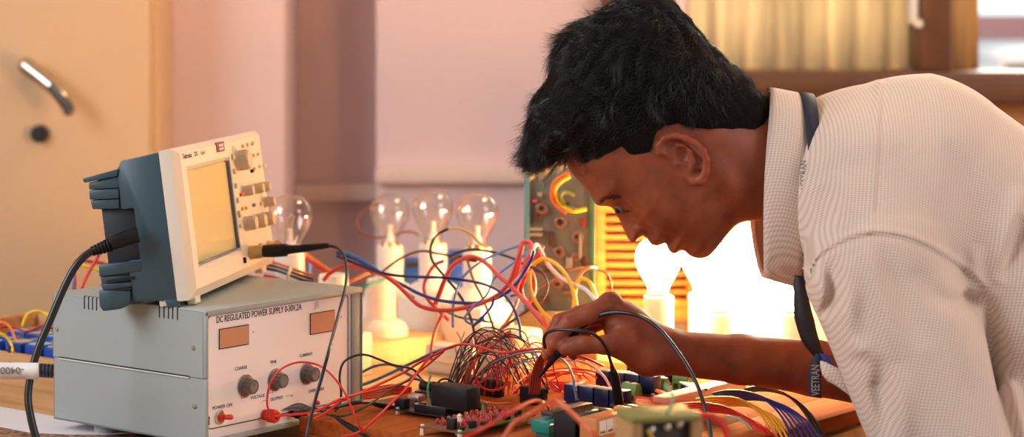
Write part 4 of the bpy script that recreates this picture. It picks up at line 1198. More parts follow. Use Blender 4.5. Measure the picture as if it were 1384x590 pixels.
def poly_sdf(U2, V2, poly):
    """positive inside"""
    P_ = np.array(poly, float); n = len(P_)
    d = np.full(U2.shape, 1e18); ins = np.zeros(U2.shape, bool)
    for i in range(n):
        a, b = P_[i], P_[(i + 1) % n]; e = b - a
        wu, wv = U2 - a[0], V2 - a[1]
        t = np.clip((wu * e[0] + wv * e[1]) / (e @ e + 1e-12), 0, 1)
        d = np.minimum(d, (wu - t * e[0]) ** 2 + (wv - t * e[1]) ** 2)
        c = (a[1] <= V2) != (b[1] <= V2)
        xi = a[0] + (V2 - a[1]) / (b[1] - a[1] + 1e-12) * (b[0] - a[0])
        ins ^= c & (U2 < xi)
    d = np.sqrt(d)
    return np.where(ins, d, -d)
def spline2(pts, n=6, closed=True):
    return [(p.x, p.y) for p in catmull([(x, y, 0) for x, y in pts], n, closed)]
def blur2(a, k):
    for _ in range(k):
        p = np.pad(a, 1, 'edge'); a = (p[:-2, 1:-1] + p[2:, 1:-1] + p[1:-1, :-2] + p[1:-1, 2:] + 4 * a) / 8
    return a
def g2(U2, V2, c, su, sv=None, ang=0.0):
    sv = su if sv is None else sv
    ca_, sa_ = math.cos(ang), math.sin(ang)
    x = (U2 - c[0]) * ca_ + (V2 - c[1]) * sa_; y = -(U2 - c[0]) * sa_ + (V2 - c[1]) * ca_
    return np.exp(-0.5 * ((x / su) ** 2 + (y / sv) ** 2))
def seg_dist(U2, V2, pts):
    d = np.full(U2.shape, 1e9)
    for a, b in zip(pts[:-1], pts[1:]):
        a = np.array(a, float); b = np.array(b, float); e = b - a
        t = np.clip(((U2 - a[0]) * e[0] + (V2 - a[1]) * e[1]) / (e @ e + 1e-9), 0, 1)
        d = np.minimum(d, np.hypot(U2 - a[0] - t * e[0], V2 - a[1] - t * e[1]))
    return d
def surface_nets(f, vol, smooth=2):
    """dual surface of f = 0 (f > 0 inside); returns points and quads"""
    h, lo = vol.h, vol.lo
    s = f > 0
    n0, n1, n2 = f.shape
    acc = np.zeros((n0 - 1, n1 - 1, n2 - 1, 3), np.float32); cnt = np.zeros((n0 - 1, n1 - 1, n2 - 1), np.float32)
    quads = []
    edges = []
    for ax in range(3):
        sl0 = [slice(None)] * 3; sl1 = [slice(None)] * 3
        sl0[ax] = slice(0, -1); sl1[ax] = slice(1, None)
        a, b = s[tuple(sl0)], s[tuple(sl1)]
        idx = np.argwhere(a != b)
        i, j, k = idx.T
        fa = f[tuple(sl0)][i, j, k]; fb = f[tuple(sl1)][i, j, k]
        t = fa / (fa - fb)
        p = idx.astype(np.float32).copy(); p[:, ax] += t
        o1, o2 = [q for q in range(3) if q != ax]
        for d1 in (0, -1):
            for d2 in (0, -1):
                c = idx.copy(); c[:, o1] += d1; c[:, o2] += d2
                ok = ((c >= 0) & (c < np.array(cnt.shape))).all(1)
                np.add.at(acc, tuple(c[ok].T), p[ok]); np.add.at(cnt, tuple(c[ok].T), 1)
        edges.append((ax, o1, o2, idx, a[i, j, k]))
    act = cnt > 0
    ids = -np.ones(cnt.shape, np.int64); ids[act] = np.arange(act.sum())
    V = acc[act] / cnt[act][:, None]
    for ax, o1, o2, idx, inside in edges:
        ok = (idx[:, o1] > 0) & (idx[:, o2] > 0) & (idx[:, o1] < cnt.shape[o1]) & (idx[:, o2] < cnt.shape[o2])
        idx, inside = idx[ok], inside[ok]
        q = []
        for d1, d2 in ((-1, -1), (0, -1), (0, 0), (-1, 0)):
            c = idx.copy(); c[:, o1] += d1; c[:, o2] += d2; q.append(ids[tuple(c.T)])
        q = np.stack(q, 1)
        flip = inside if ax != 1 else ~inside
        q[~flip] = q[~flip][:, ::-1]
        quads.append(q)
    Q = np.concatenate(quads); Q = Q[(Q >= 0).all(1)]
    for _ in range(smooth):
        A = np.zeros_like(V); C = np.zeros(len(V), np.float32)
        for x, y in ((0, 1), (1, 2), (2, 3), (3, 0)):
            np.add.at(A, Q[:, x], V[Q[:, y]]); np.add.at(A, Q[:, y], V[Q[:, x]])
            np.add.at(C, Q[:, x], 1); np.add.at(C, Q[:, y], 1)
        V = 0.5 * V + 0.5 * A / np.maximum(C, 1)[:, None]
    return V * h + lo.astype(np.float32), Q
def to_world(V, Y0=YH):
    """photo-pixel units to metres (plain scale about his midline plane)"""
    k = Y0 / F
    return np.stack([(V[:, 0] - 692.0) * k, Y0 - V[:, 2] * k, ZC - V[:, 1] * k], 1)
def uvw(px, py, w):
    """u, v of a point that should appear at (px, py) when it lies w nearer than his midline"""
    s = (YH - w * U) / YH
    return (692 + (px - 692) * s, py * s, w)
def np_mesh(name, parts):
    Vs, Qs, o = [], [], 0
    for V, Q in parts:
        Vs.append(V); Qs.append(Q + o); o += len(V)
    V = np.concatenate(Vs); Q = np.concatenate(Qs)
    me = bpy.data.meshes.new(name)
    me.vertices.add(len(V)); me.vertices.foreach_set('co', V.astype(np.float32).ravel())
    k = Q.shape[1]
    me.loops.add(Q.size); me.loops.foreach_set('vertex_index', Q.astype(np.int32).ravel())
    me.polygons.add(len(Q)); me.polygons.foreach_set('loop_start', np.arange(0, Q.size, k, dtype=np.int32))
    me.update(calc_edges=True); me.validate()
    return me

# ---- head and neck: profile of the face with a width map
FACE = [(762, 214), (772, 233), (785, 248), (796, 262), (803, 273), (809, 277.5), (818, 278), (827, 280), (832, 288), (837, 297), (842, 309), (848, 321), (853, 326.5), (859, 326.5), (864, 321.5), (869, 318),
        (873, 321), (877, 326.5), (882, 331), (889, 331.5), (895, 329.5), (899, 327.5), (901, 331), (903, 337), (908, 342), (914, 341.5), (919, 338.5), (924, 338), (928, 342), (934, 346.5), (941, 348.5), (949, 348.5), (957, 346),
        (965, 339), (974, 328), (984, 315), (1000, 301), (1025, 297), (1060, 298), (1100, 300)]
SKULL = [(1110, 175), (1060, 148), (1035, 140), (1012, 126), (990, 104), (965, 78), (938, 48), (908, 26), (875, 18), (840, 24), (808, 46), (782, 82), (766, 125), (757, 170), (757, 198)]
hv = Vol((690, 4, -112), (1112, 362, 112), 2.0)
U2, V2 = hv.u2, hv.v2
g = poly_sdf(U2, V2, spline2(FACE + SKULL, 4))
def sig(x): return 1 / (1 + np.exp(-x))
# direction down the face (forehead to chin) and out of the face
ax_f = np.array([180, 134.0]); ax_f /= np.hypot(*ax_f)            # towards the chin
tf = ((U2 - 765) * ax_f[0] + (V2 - 215) * ax_f[1])                # 0 hairline .. 225 chin
df = (-(U2 - 765) * ax_f[1] + (V2 - 215) * ax_f[0])               # + out of the face
A = 88 - 18 * sig((tf - 120) / 32) * sig((df + 75) / 18)          # cranium to lower face
A = A - 14 * sig((tf - 195) / 14) * sig((df + 55) / 14)           # chin
neck = sig((U2 - 985) / 18) * sig((V2 - 120) / 20)
A = A * (1 - neck) + 72 * neck
A = A * (1 - 0.52 * g2(U2, V2, (850, 312), 17, 20) - 0.30 * g2(U2, V2, (836, 290), 10, 12))   # nose
A = A * (1 - 0.16 * g2(U2, V2, (893, 326), 13, 9))                # lips
R = 78 - 16 * sig((tf - 60) / 25) * sig((df + 60) / 20) 
R = R * (1 - neck) + 84 * neck
gg = np.minimum(blur2(g, 1), R)
q1 = 1 - gg / R
bump = np.zeros_like(U2)
bump += 3.5 * g2(U2, V2, (878, 283), 22, 15, 0.6)                 # cheekbone
bump += 2.5 * g2(U2, V2, (818, 262), 16, 6, 0.15)                 # brow ridge
bump -= 9.0 * g2(U2, V2, (836, 276), 9, 6, 0.55)                  # eye socket
bump -= 3.5 * g2(U2, V2, (852, 287), 10, 8, 0.7)
bump += 6.0 * g2(U2, V2, (840, 274.5), 6.5, 4.2, 0.5)             # lids over the eyeball
bump -= 2.2 * np.exp(-0.5 * (seg_dist(U2, V2, [(829, 270), (838, 266.5), (847, 270), (853, 276)]) / 1.6) ** 2)   # crease of the upper lid
bump -= 1.8 * np.exp(-0.5 * (seg_dist(U2, V2, [(834, 281), (844, 283), (851, 281)]) / 1.6) ** 2)
bump += 10.0 * g2(U2, V2, (864, 312), 6.5, 5.5, 0.6)               # wing of the nose
bump -= 6.5 * np.exp(-0.5 * (seg_dist(U2, V2, [(858, 300), (869, 304), (874, 311), (872, 318)]) / 2.2) ** 2)
bump -= 4.2 * np.exp(-0.5 * (seg_dist(U2, V2, [(860, 292), (874, 302), (886, 309), (899, 312), (908, 316)]) / 3.2) ** 2)  # fold from nose to mouth
bump -= 5.5 * np.exp(-0.5 * (seg_dist(U2, V2, [(899, 327), (903, 322), (909, 317)]) / 1.8) ** 2)    # line of the mouth
bump += 2.2 * g2(U2, V2, (893, 322), 6, 4) + 2.2 * g2(U2, V2, (906, 331), 6, 4)
bump -= 2.5 * g2(U2, V2, (918, 331), 7, 5)
bump += 3.0 * g2(U2, V2, (936, 335), 12, 9)
bump += 3.0 * g2(U2, V2, (952, 300), 16, 24, 0.3)                 # corner of the jaw
bump -= 5.0 * np.exp(-0.5 * (seg_dist(U2, V2, [(962, 262), (978, 285), (985, 305)]) / 9) ** 2)      # under the jaw
bump -= 3.0 * g2(U2, V2, (815, 235), 22, 16)                      # temple
bump += 3.0 * np.exp(-0.5 * (seg_dist(U2, V2, [(960, 220), (1000, 265), (1030, 285)]) / 10) ** 2)   # neck muscle
Wd = np.maximum(A + bump * np.clip(gg / 14, 0, 1), 6)
half = A * np.sqrt(np.clip(1 - np.clip(q1, 0, 1) ** 2, 0, 1))
Fh = (R[..., None]) * (1 - np.sqrt((hv.w / Wd[..., None]) ** 2 + np.maximum(q1, 0)[..., None] ** 2))
# nostril, ear
Fh = smin(Fh, -hv.ball((866, 320, 8), (4.5, 3, 4)), 2); Fh = smin(Fh, -hv.ball((866, 320, -8), (4.5, 3, 4)), 2)
def side_w(px, py):
    i = int(round((px - hv.lo[0]) / hv.h)); j = int(round((py - hv.lo[1]) / hv.h))
    return float(half[i, j] + bump[i, j])
def ear(sgn):
    w0 = 80.0
    def e(px, py, dw): return (px, py, sgn * (w0 + dw))
    f = hv.ball(e(918, 208, 2), (32, 25, 7))
    # flat shell, tilted, thickest towards the back
    f = smax(hv.caps(e(898, 192, 3), e(930, 224, 4), 12, 9, (1, 1, .45)), hv.caps(e(910, 190, 5), e(938, 214, 8), 11, 8, (1, 1, .45)), 5)
    rim = [(e(897, 204, 6), 3.2), (e(886, 199, 8), 4.2), (e(885, 190, 10), 4.2), (e(892, 181, 13), 4.2), (e(905, 177, 15), 4.2), (e(919, 180, 17), 4.2), (e(932, 187, 18), 4.2), (e(942, 197, 18), 4.3), (e(947, 210, 16), 4.4), (e(946, 224, 13), 4.8), (e(940, 236, 8), 6.0), (e(931, 237, 4), 5.6), (e(921, 229, 2), 4.5)]
    f = smax(f, hv.chain(rim, 3), 3)
    anti = [(e(902, 190, 10), 3.0), (e(916, 191, 13), 3.2), (e(926, 199, 13), 3.4), (e(930, 212, 11), 3.4), (e(926, 224, 7), 3.4)]
    f = smax(f, hv.chain(anti, 2), 3)
    f = smax(f, hv.chain([(e(909, 214, 6), 3.6), (e(914, 209, 9), 3.6)], 2), 4)          # tragus
    f = smin(f, -hv.ball(e(915, 202, 9), (9.0, 10.5, 13)), 3)                              # bowl of the ear
    f = smin(f, -hv.ball(e(899, 190.5, 12), (8, 5, 9)), 2.5)
    return f
for sgn in (1, -1):
    Fh = smax(Fh, ear(sgn), 4)
headV, headQ = surface_nets(Fh, hv, 2)

# ---- right forearm and hand (thumb side towards the camera)
av = Vol((728, 380, -150), (1216, 566, 44), 1.75)
def H(px, py, w): return uvw(px, py, w)
def fing(pts, k=3): return av.chain([(H(*p), r) for p, r in pts], k)
fa = av.caps(H(905, 476, -20), H(1000, 485, -55), 30, 33, (1, 1, 0.82))
fa = smax(fa, av.caps(H(1000, 485, -55), H(1100, 497, -90), 33, 37.5, (1, 1, 0.9)), 10)
fa = smax(fa, av.caps(H(1100, 497, -90), H(1200, 512, -118), 37.5, 42), 10)
# palm: back of the hand runs from the wrist to the knuckles, the ball of the thumb below
pm = av.caps(H(897, 470, -20), H(845, 440, -22), 26, 30, (1, 1, 0.9))
pm = smax(pm, av.caps(H(845, 436, -16), H(826, 412, -14), 27, 15, (1, 1, 1.0)), 12)
pm = smax(pm, av.caps(H(845, 440, -44), H(815, 421, -50), 24, 16), 10)
pm = smax(pm, av.caps(H(880, 484, -6), H(838, 467, 6), 22, 18), 12)                       # ball of the thumb
pm = smax(pm, av.ball(H(874, 488, -10), (26, 19, 22)), 10)
hand = smax(fa, pm, 14)
idx = fing([((824, 410, -10), 14.5), ((796, 424, -4), 12.0), ((770, 436, -2), 11.5), ((757, 450, -4), 9.8), ((748, 465, -6), 8.6), ((744, 474, -8), 7.2)], 4)
mid = fing([((818, 416, -30), 14), ((784, 424, -28), 11.5), ((757, 434, -26), 10.8), ((747, 452, -24), 9.4), ((741, 470, -22), 8.2), ((739, 480, -20), 7)], 4)
rng = fing([((816, 424, -52), 13), ((784, 434, -50), 10.8), ((760, 445, -48), 10), ((757, 462, -44), 8.8), ((761, 476, -40), 7.6)], 4)
lit = fing([((818, 432, -70), 11.5), ((790, 446, -68), 9.4), ((771, 456, -66), 8.6), ((770, 470, -60), 7.6), ((775, 480, -56), 6.6)], 4)
thb = fing([((848, 462, 8), 18), ((818, 463, 16), 15.0), ((792, 464, 12), 13.0), ((778, 467, 8), 12.0), ((765, 470, 4), 10.6)], 5)
for f_ in (idx, mid, rng, lit): hand = smax(hand, f_, 5)
hand = smax(hand, thb, 7)
hand = smax(hand, av.ball(H(825, 404, -12), (13, 10, 12)), 6)                              # knuckle
hand = smin(hand, -av.ball(H(806, 447, 10), (22, 7, 12)), 6)                               # hollow between thumb and finger
for (a, b, d, r) in (((838, 408, 10), (842, 425, 14), 1.2, 3), ((768, 459, 20), (774, 475, 22), 0.8, 2)):
    pass
armV, armQ = surface_nets(hand, av, 2)

# ---- a plain trunk inside the shirt joins head and arm
bv = Vol((1040, 120, -230), (1500, 640, 60), 8.0)
tr = bv.caps((1060, 215, 0), (1160, 260, -20), 70, 80)
tr = smax(tr, bv.caps((1180, 270, -40), (1400, 430, -40), 88, 120), 20)
tr = smax(tr, bv.caps((1190, 300, -110), (1205, 500, -125), 52, 40), 20)
trV, trQ = surface_nets(tr, bv, 1)

def skin_mat():
    m = bpy.data.materials.new('brown_skin'); m.use_nodes = True
    nt = m.node_tree; b = nt.nodes['Principled BSDF']
    tc = nt.nodes.new('ShaderNodeTexCoord'); nz = nt.nodes.new('ShaderNodeTexNoise'); nz.inputs['Scale'].default_value = 45; nz.inputs['Detail'].default_value = 5
    cr = nt.nodes.new('ShaderNodeValToRGB')
    cr.color_ramp.elements[0].position = 0.3; cr.color_ramp.elements[0].color = (*srgb(130, 67, 44), 1)
    cr.color_ramp.elements[1].position = 0.7; cr.color_ramp.elements[1].color = (*srgb(158, 85, 57), 1)
    n2 = nt.nodes.new('ShaderNodeTexNoise'); n2.inputs['Scale'].default_value = 700; n2.inputs['Detail'].default_value = 3
    bp = nt.nodes.new('ShaderNodeBump'); bp.inputs['Strength'].default_value = 0.18; bp.inputs['Distance'].default_value = 0.0006
    for n in (nz, n2): nt.links.new(tc.outputs['Object'], n.inputs[0])
    nt.links.new(nz.outputs['Fac'], cr.inputs[0]); nt.links.new(cr.outputs[0], b.inputs['Base Color'])
    nt.links.new(n2.outputs['Fac'], bp.inputs['Height']); nt.links.new(bp.outputs[0], b.inputs['Normal'])
    b.inputs['Roughness'].default_value = 0.5
    b.inputs['Specular IOR Level'].default_value = 0.35
    b.inputs['Subsurface Weight'].default_value = 0.6; b.inputs['Subsurface Radius'].default_value = (0.022, 0.006, 0.002); b.inputs['Subsurface Scale'].default_value = 1.0
    return m
skin = skin_mat()
man = thing('person', 'young man in a pale checked shirt bending low over the circuit boards', 'person', (P(1220, 590, YH).x, YH, TABLE - 0.2))
link_mesh('body', np_mesh('body', [(to_world(headV), headQ), (to_world(armV), armQ), (to_world(trV), trQ)]), skin, man, 180)

def Wp(px, py, w):                           # world point on the person
    u, v, w = uvw(px, py, w); q = to_world(np.array([[u, v, w]], float))[0]; return Vector(q.tolist())
def Wo(u, v, w):
    q = to_world(np.array([[u, v, w]], float))[0]; return Vector(q.tolist())
# eye
eye_w = side_w(840, 276)
eye_mat = mat('eye_white', (0.22, 0.17, 0.15), 0.35, var=0)
for sgn in (1, -1):                          # the lids cover the eyes almost wholly while he looks down
    m = MB(); m.sphere(Wo(837.0, 277.5, sgn * (eye_w - 12.3)), 8.0 * U, 24, 16); e_ = m.build('eye', eye_mat, man, 180)
    m = MB(); m.sphere(Wo(833.5, 281.5, sgn * (eye_w - 9.4)), 4.6 * U, 16, 10); m.build('iris', mat('dark_iris', (0.015, 0.008, 0.005), 0.35, var=0), e_, 180)
# ---- hair
HOUT = [(1046, 128), (1034, 121), (1020, 109), (1004, 97), (989, 84), (973, 70), (958, 56), (946, 42), (934, 29), (920, 15), (904, 3), (888, -5), (873, -8), (850, -4), (821, 10), (800, 22), (781, 32), (768, 42), (757, 53), (749, 76), (742, 102), (733, 122), (722, 140), (716, 162), (711, 183), (707, 205), (713, 220), (726, 228), (742, 230), (756, 222)]
hh = Vol((694, -20, -112), (1062, 262, 112), 2.2)
hu, hw = hh.u2, hh.v2
big = poly_sdf(hu, hw, spline2(HOUT + [(762, 216), (790, 240), (880, 260), (1000, 215), (1046, 190)], 3))
MASK = [(1062, 120), (1062, 172), (1034, 171), (1010, 172), (985, 171), (962, 170), (945, 169), (926, 166), (908, 163), (892, 166), (881, 176), (877, 196), (881, 220), (888, 244), (882, 250), (872, 240), (858, 230), (838, 226), (818, 229), (800, 230), (791, 219), (783, 206), (778, 198), (771, 205), (764, 217), (752, 226), (740, 245), (690, 245), (680, -40), (1062, -40)]
msk = poly_sdf(hu, hw, MASK[:2] + spline2(MASK[2:25], 4, False) + MASK[25:])
def resamp(a, src, dst):
    ui = np.clip((dst.u2 - src.lo[0]) / src.h, 0, a.shape[0] - 1.001); vi = np.clip((dst.v2 - src.lo[1]) / src.h, 0, a.shape[1] - 1.001)
    i, j = ui.astype(int), vi.astype(int); fu, fv = ui - i, vi - j
    return a[i, j] * (1 - fu) * (1 - fv) + a[i + 1, j] * fu * (1 - fv) + a[i, j + 1] * (1 - fu) * fv + a[i + 1, j + 1] * fu * fv
gH = np.where(hu > 1111, 0, resamp(g, hv, hh)); AH = resamp(Wd, hv, hh); RH = resamp(R, hv, hh)
qh = 1 - np.minimum(gH, RH) / RH
F_head = RH[..., None] * (1 - np.sqrt((hh.w / AH[..., None]) ** 2 + np.maximum(qh, 0)[..., None] ** 2))
RB = 84.0
qb = 1 - np.minimum(blur2(big, 2), RB) / RB
top = sig((205 - hw - 0.30 * (hu - 760)) / 26)                    # fuller on top, cropped at the sides
top = np.clip(sig((150 - hw) / 22) * sig((975 - hu) / 22) + sig((800 - hu) / 14), 0, 1)
AB = np.maximum(AH, 60) + 3 + 10 * top
F_big = RB * (1 - np.sqrt((hh.w / AB[..., None]) ** 2 + np.maximum(qb, 0)[..., None] ** 2))
slope = 0.16 + 1.0 * top + 3.0 * sig((785 - hu) / 8)
thick = np.minimum(np.where(msk > 0, 1.9, 0.0) + np.maximum(msk, -12) * slope, 60)
F_hair = smin(F_big, F_head + (thick - 0.6)[..., None], 3)
F_hair = np.minimum(F_hair, msk[..., None] * 1.2)
# wavy locks
rs_ = np.random.RandomState(7)
cu, cv = 905.0, 48.0
wv = np.zeros(F_hair.shape)
xr = hu[..., None] + 14 * np.sin(hw[..., None] * 0.05 + hh.w * 0.03); yr = hw[..., None] + 12 * np.sin(hu[..., None] * 0.045 - hh.w * 0.04)
for _ in range(10):
    a_, b_, c_, p_ = rs_.uniform(-.28, .28), rs_.uniform(-.16, .16), rs_.uniform(-.22, .22), rs_.uniform(0, 6.28)
    wv += np.sin(a_ * xr + b_ * yr + c_ * hh.w + p_)
F_hair = F_hair + wv * (0.15 + 0.75 * top[..., None])
hairV, hairQ = surface_nets(F_hair, hh, 1)
hw3 = to_world(hairV)
# strands rooted on that surface
mh = np_mesh('hair', [(hw3, hairQ)])
nrm = np.zeros(len(mh.vertices) * 3, np.float32); mh.vertices.foreach_get('normal', nrm); nrm = nrm.reshape(-1, 3)
rs_ = np.random.RandomState(11)
pu = hairV
outer = np.arange(len(pu))
sel = rs_.choice(outer, 34000, replace=True)
root = hw3[sel] + rs_.normal(0, 0.0008, (len(sel), 3)); nn = nrm[sel]; uv = pu[sel]
topw = np.clip(sig((150 - uv[:, 1]) / 22) * sig((975 - uv[:, 0]) / 22) + sig((800 - uv[:, 0]) / 14), 0, 1)
# combing: away from the crown, forwards on top, down at the sides
du = uv[:, 0] - cu; dv = uv[:, 1] - cv
dirw = np.stack([du - 60 * topw, np.zeros_like(du), -(dv + 30)], 1)
dirw /= np.linalg.norm(dirw, axis=1)[:, None] + 1e-9
dirw -= nn * (dirw * nn).sum(1)[:, None]
dirw /= np.linalg.norm(dirw, axis=1)[:, None] + 1e-6
ln = (0.0035 + rs_.rand(len(sel)) * 0.003) + topw * (0.010 + 0.016 * rs_.rand(len(sel)))
lift = (0.25 + 0.25 * rs_.rand(len(sel))) * np.where(topw > 0.3, 0.8, 1.2)
side = np.cross(nn, dirw); ph = rs_.rand(len(sel)) * 6.28; lock = np.sin(uv[:, 0] * 0.11 + 1.3) + np.sin(uv[:, 2] * 0.13 + uv[:, 1] * 0.05) + np.sin(uv[:, 1] * 0.12 - uv[:, 2] * 0.06)
dirw = dirw + side * (0.33 * topw * lock)[:, None]
ph = ph * 0.25 + lock * 1.5; curl = 0.10 + 0.30 * topw
NS = 5
ring_pts = []
for k in range(NS):
    t_ = k / (NS - 1)
    bend = lift * (t_ - 0.75 * t_ * t_)
    p_ = root + (dirw * t_ + nn * bend[:, None] + side * (curl * np.sin(ph + 4.5 * t_) * t_)[:, None]) * ln[:, None]
    ring_pts.append(p_)
rad_ = np.where(topw > 0.3, 0.00030, 0.00020)
Vst, Qst = [], []
for k in range(NS):
    r_ = rad_ * (1 - 0.85 * (k / (NS - 1)))
    a_ = side * r_[:, None]; b_ = nn * r_[:, None]
    Vst.append(np.stack([ring_pts[k] + a_, ring_pts[k] - 0.5 * a_ + 0.87 * b_, ring_pts[k] - 0.5 * a_ - 0.87 * b_], 1))
Vst = np.stack(Vst, 1)                       # strand, ring, 3, xyz
ns = len(sel); base = (np.arange(ns) * NS * 3)[:, None]
for k in range(NS - 1):
    for j in range(3):
        j2 = (j + 1) % 3
        Qst.append(base + np.array([[k * 3 + j, k * 3 + j2, (k + 1) * 3 + j2, (k + 1) * 3 + j]]))
Qst = np.concatenate(Qst)
bpy.data.meshes.remove(mh)
hair_m = mat('black_hair', (0.010, 0.008, 0.008), 0.30, var=0.15, vscale=80, spec=0.6)
ho = link_mesh('hair', np_mesh('hair', [(hw3, hairQ), (Vst.reshape(-1, 3), Qst)]), [hair_m, mat('scalp_hair', (0.008, 0.0065, 0.006), 0.9, var=0.1, spec=0.1)], man, 180)
mi_ = np.zeros(len(ho.data.polygons), np.int32); mi_[:len(hairQ)] = 1
ho.data.polygons.foreach_set('material_index', mi_)
# eyebrow and lashes
def strands(name, pts, n, length, d, seed, r=0.00022, spread=2.0):
    for sgn in (1, -1):
        rs2 = random.Random(seed); m = MB()
        for k in range(n):
            t_ = rs2.random() * (len(pts) - 1); i = min(int(t_), len(pts) - 2); f = t_ - i
            u_ = pts[i][0] * (1 - f) + pts[i + 1][0] * f + rs2.gauss(0, spread * .5); v_ = pts[i][1] * (1 - f) + pts[i + 1][1] * f + rs2.gauss(0, spread)
            w_ = side_w(u_, v_) + 0.3
            L = length * rs2.uniform(.7, 1.2)
            a = (u_, v_, w_); b = (u_ + d[0] * L, v_ + d[1] * L, side_w(u_ + d[0] * L, v_ + d[1] * L) + 1.2 + d[2] * L)
            m.tube([Wo(a[0], a[1], sgn * a[2]), Wo((a[0] + b[0]) / 2, (a[1] + b[1]) / 2, sgn * ((a[2] + b[2]) / 2 + 0.8)), Wo(b[0], b[1], sgn * b[2])], [r, r, r * .3], 3)
        m.build(name, hair_m, man, 180)
strands('eyebrow', [(806, 271), (813, 265), (823, 262), (834, 263)], 80, 6, (0.75, -0.5, 0.0), 3)
strands('eyelash_fringe', [(829, 277), (833, 280), (839, 281.5), (846, 280.5), (852, 280)], 60, 5, (-0.6, 0.7, 0.3), 5, 0.0002, 0.4)
# ---- shirt
sv = Vol((1056, 84, -262), (1500, 700, 300), 2.7)
SU, SV = sv.u2, sv.v2
def Q3(px, py, w): return uvw(px, py, w)
bod = sv.ball((1192, 268, -20), (112, 160, 190))
bod = sv.caps((1150, 248, -18), (1235, 262, -18), 122, 156, (1, 1, 1.05))
bod = smax(bod, sv.caps((1235, 265, -18), (1420, 440, -18), 156, 232, (1, 1, 1.0)), 40)
sh_c = Q3(1186, 372, 138)
arm = sv.caps(sh_c, Q3(1326, 668, 200), 92, 104, (1, 1, 0.95))
shd = sv.caps((1165, 255, 60), Q3(1195, 345, 125), 105, 92)
shr = sv.caps((1165, 255, -80), (1190, 360, -165), 100, 80)
ra = sv.caps((1190, 360, -165), (1215, 480, -140), 76, 62)
f = smax(bod, shd, 36); f = smax(f, shr, 40); f = smax(f, ra, 24)
f_t = f
f = smax(f, arm, 16)
# projected pixel of every (u, v) at the depth of the near surface, for seams and folds
near = np.full(SU.shape, -270.0)
ins = f > 0
last = ins.shape[2] - 1 - np.argmax(ins[:, :, ::-1], axis=2)
near = np.where(ins.any(2), sv.lo[2] + sv.h * last, 0)
near = blur2(near, 3)
sscale = YH / (YH - near * U)
PXs = 692 + (SU - 692) * sscale; PYs = SV * sscale
D = np.zeros(SU.shape)
def fold(pts, amp, wd, taper=True):
    global D
    sp_ = spline2(pts, 5, False); n = len(sp_) - 1
    best = np.full(SU.shape, 1e9); par = np.zeros(SU.shape)
    for i in range(n):
        a, e = np.array(sp_[i]), np.array(sp_[i + 1]) - np.array(sp_[i])
        t = np.clip(((PXs - a[0]) * e[0] + (PYs - a[1]) * e[1]) / (e @ e + 1e-9), 0, 1)
        d = np.hypot(PXs - a[0] - t * e[0], PYs - a[1] - t * e[1])
        m_ = d < best; best = np.where(m_, d, best); par = np.where(m_, (i + t) / n, par)
    k = np.sin(np.pi * np.clip(par, 0, 1)) ** 0.8 if taper else 1.0
    D += (2.0 if taper else 1.7) * amp * k * np.exp(-0.5 * (best / wd) ** 2)
# shoulder seam and sleeve seam: raised welt with a groove beside it
SLV = [(1085, 372), (1092, 355), (1104, 342), (1121, 330), (1146, 318), (1173, 311.5), (1200, 312), (1228, 318), (1258, 331), (1288, 349), (1312, 367), (1331, 385)]
fold(SLV, 1.6, 3.5, False); fold([(x + 2, y + 8) for x, y in SLV], -1.5, 3.0, False)
fold([(1189, 106), (1186, 140), (1184, 190), (1181, 240), (1178, 285), (1175, 311)], 1.5, 3.0, False); fold([(1195, 106), (1192, 140), (1190, 190), (1187, 240), (1184, 285)], -0.9, 3.0, False)
# folds of the sleeve and back
fold([(1331, 392), (1318, 404), (1300, 396)], -5, 6); fold([(1334, 400), (1345, 450), (1356, 510), (1372, 590), (1400, 680)], -14, 7); fold([(1352, 380), (1374, 330), (1384, 290)], -8, 9)
fold([(1346, 384), (1352, 350), (1366, 300), (1378, 250)], 5, 9); fold([(1322, 330), (1316, 360), (1326, 398)], 4, 8)
fold([(1120, 345), (1128, 372), (1124, 405), (1112, 430)], -5, 8); fold([(1102, 365), (1112, 392), (1107, 420)], 4, 7); fold([(1142, 345), (1150, 390), (1147, 430), (1158, 480)], 4.5, 9)
fold([(1190, 320), (1206, 370), (1228, 420), (1250, 470)], -3.2, 9); fold([(1172, 330), (1180, 380), (1200, 440), (1220, 500)], 3.5, 11); fold([(1250, 335), (1272, 390), (1288, 440), (1310, 520)], 2.5, 14)
fold([(1166, 470), (1186, 500), (1196, 545), (1204, 590)], -6, 10); fold([(1148, 458), (1176, 482), (1186, 520)], 5, 9); fold([(1214, 490), (1222, 540), (1228, 590)], 4, 12); fold([(1235, 360), (1262, 395), (1300, 412), (1330, 408)], -3.5, 9)
fold([(1110, 250), (1120, 290), (1112, 330)], -3.5, 10); fold([(1135, 230), (1140, 275), (1136, 310)], 3, 12); fold([(1230, 200), (1260, 250), (1290, 310), (1300, 340)], 2.5, 16); fold([(1280, 190), (1310, 240), (1330, 300)], -2.0, 14)
rs_ = np.random.RandomState(3)
for _ in range(9):
    a_, b_, p_ = rs_.uniform(-.045, .045), rs_.uniform(-.03, .03), rs_.uniform(0, 6.28)
    D += 0.8 * np.sin(a_ * PXs + b_ * PYs + p_)
wgt = np.clip((sv.w + 40) / 60, 0, 1)
f = f + D[..., None] * wgt
f = np.minimum(f, (np.where(SU > 1218, 690.0, 600.0) - SV)[..., None])
shV, shQ = surface_nets(f, sv, 1)
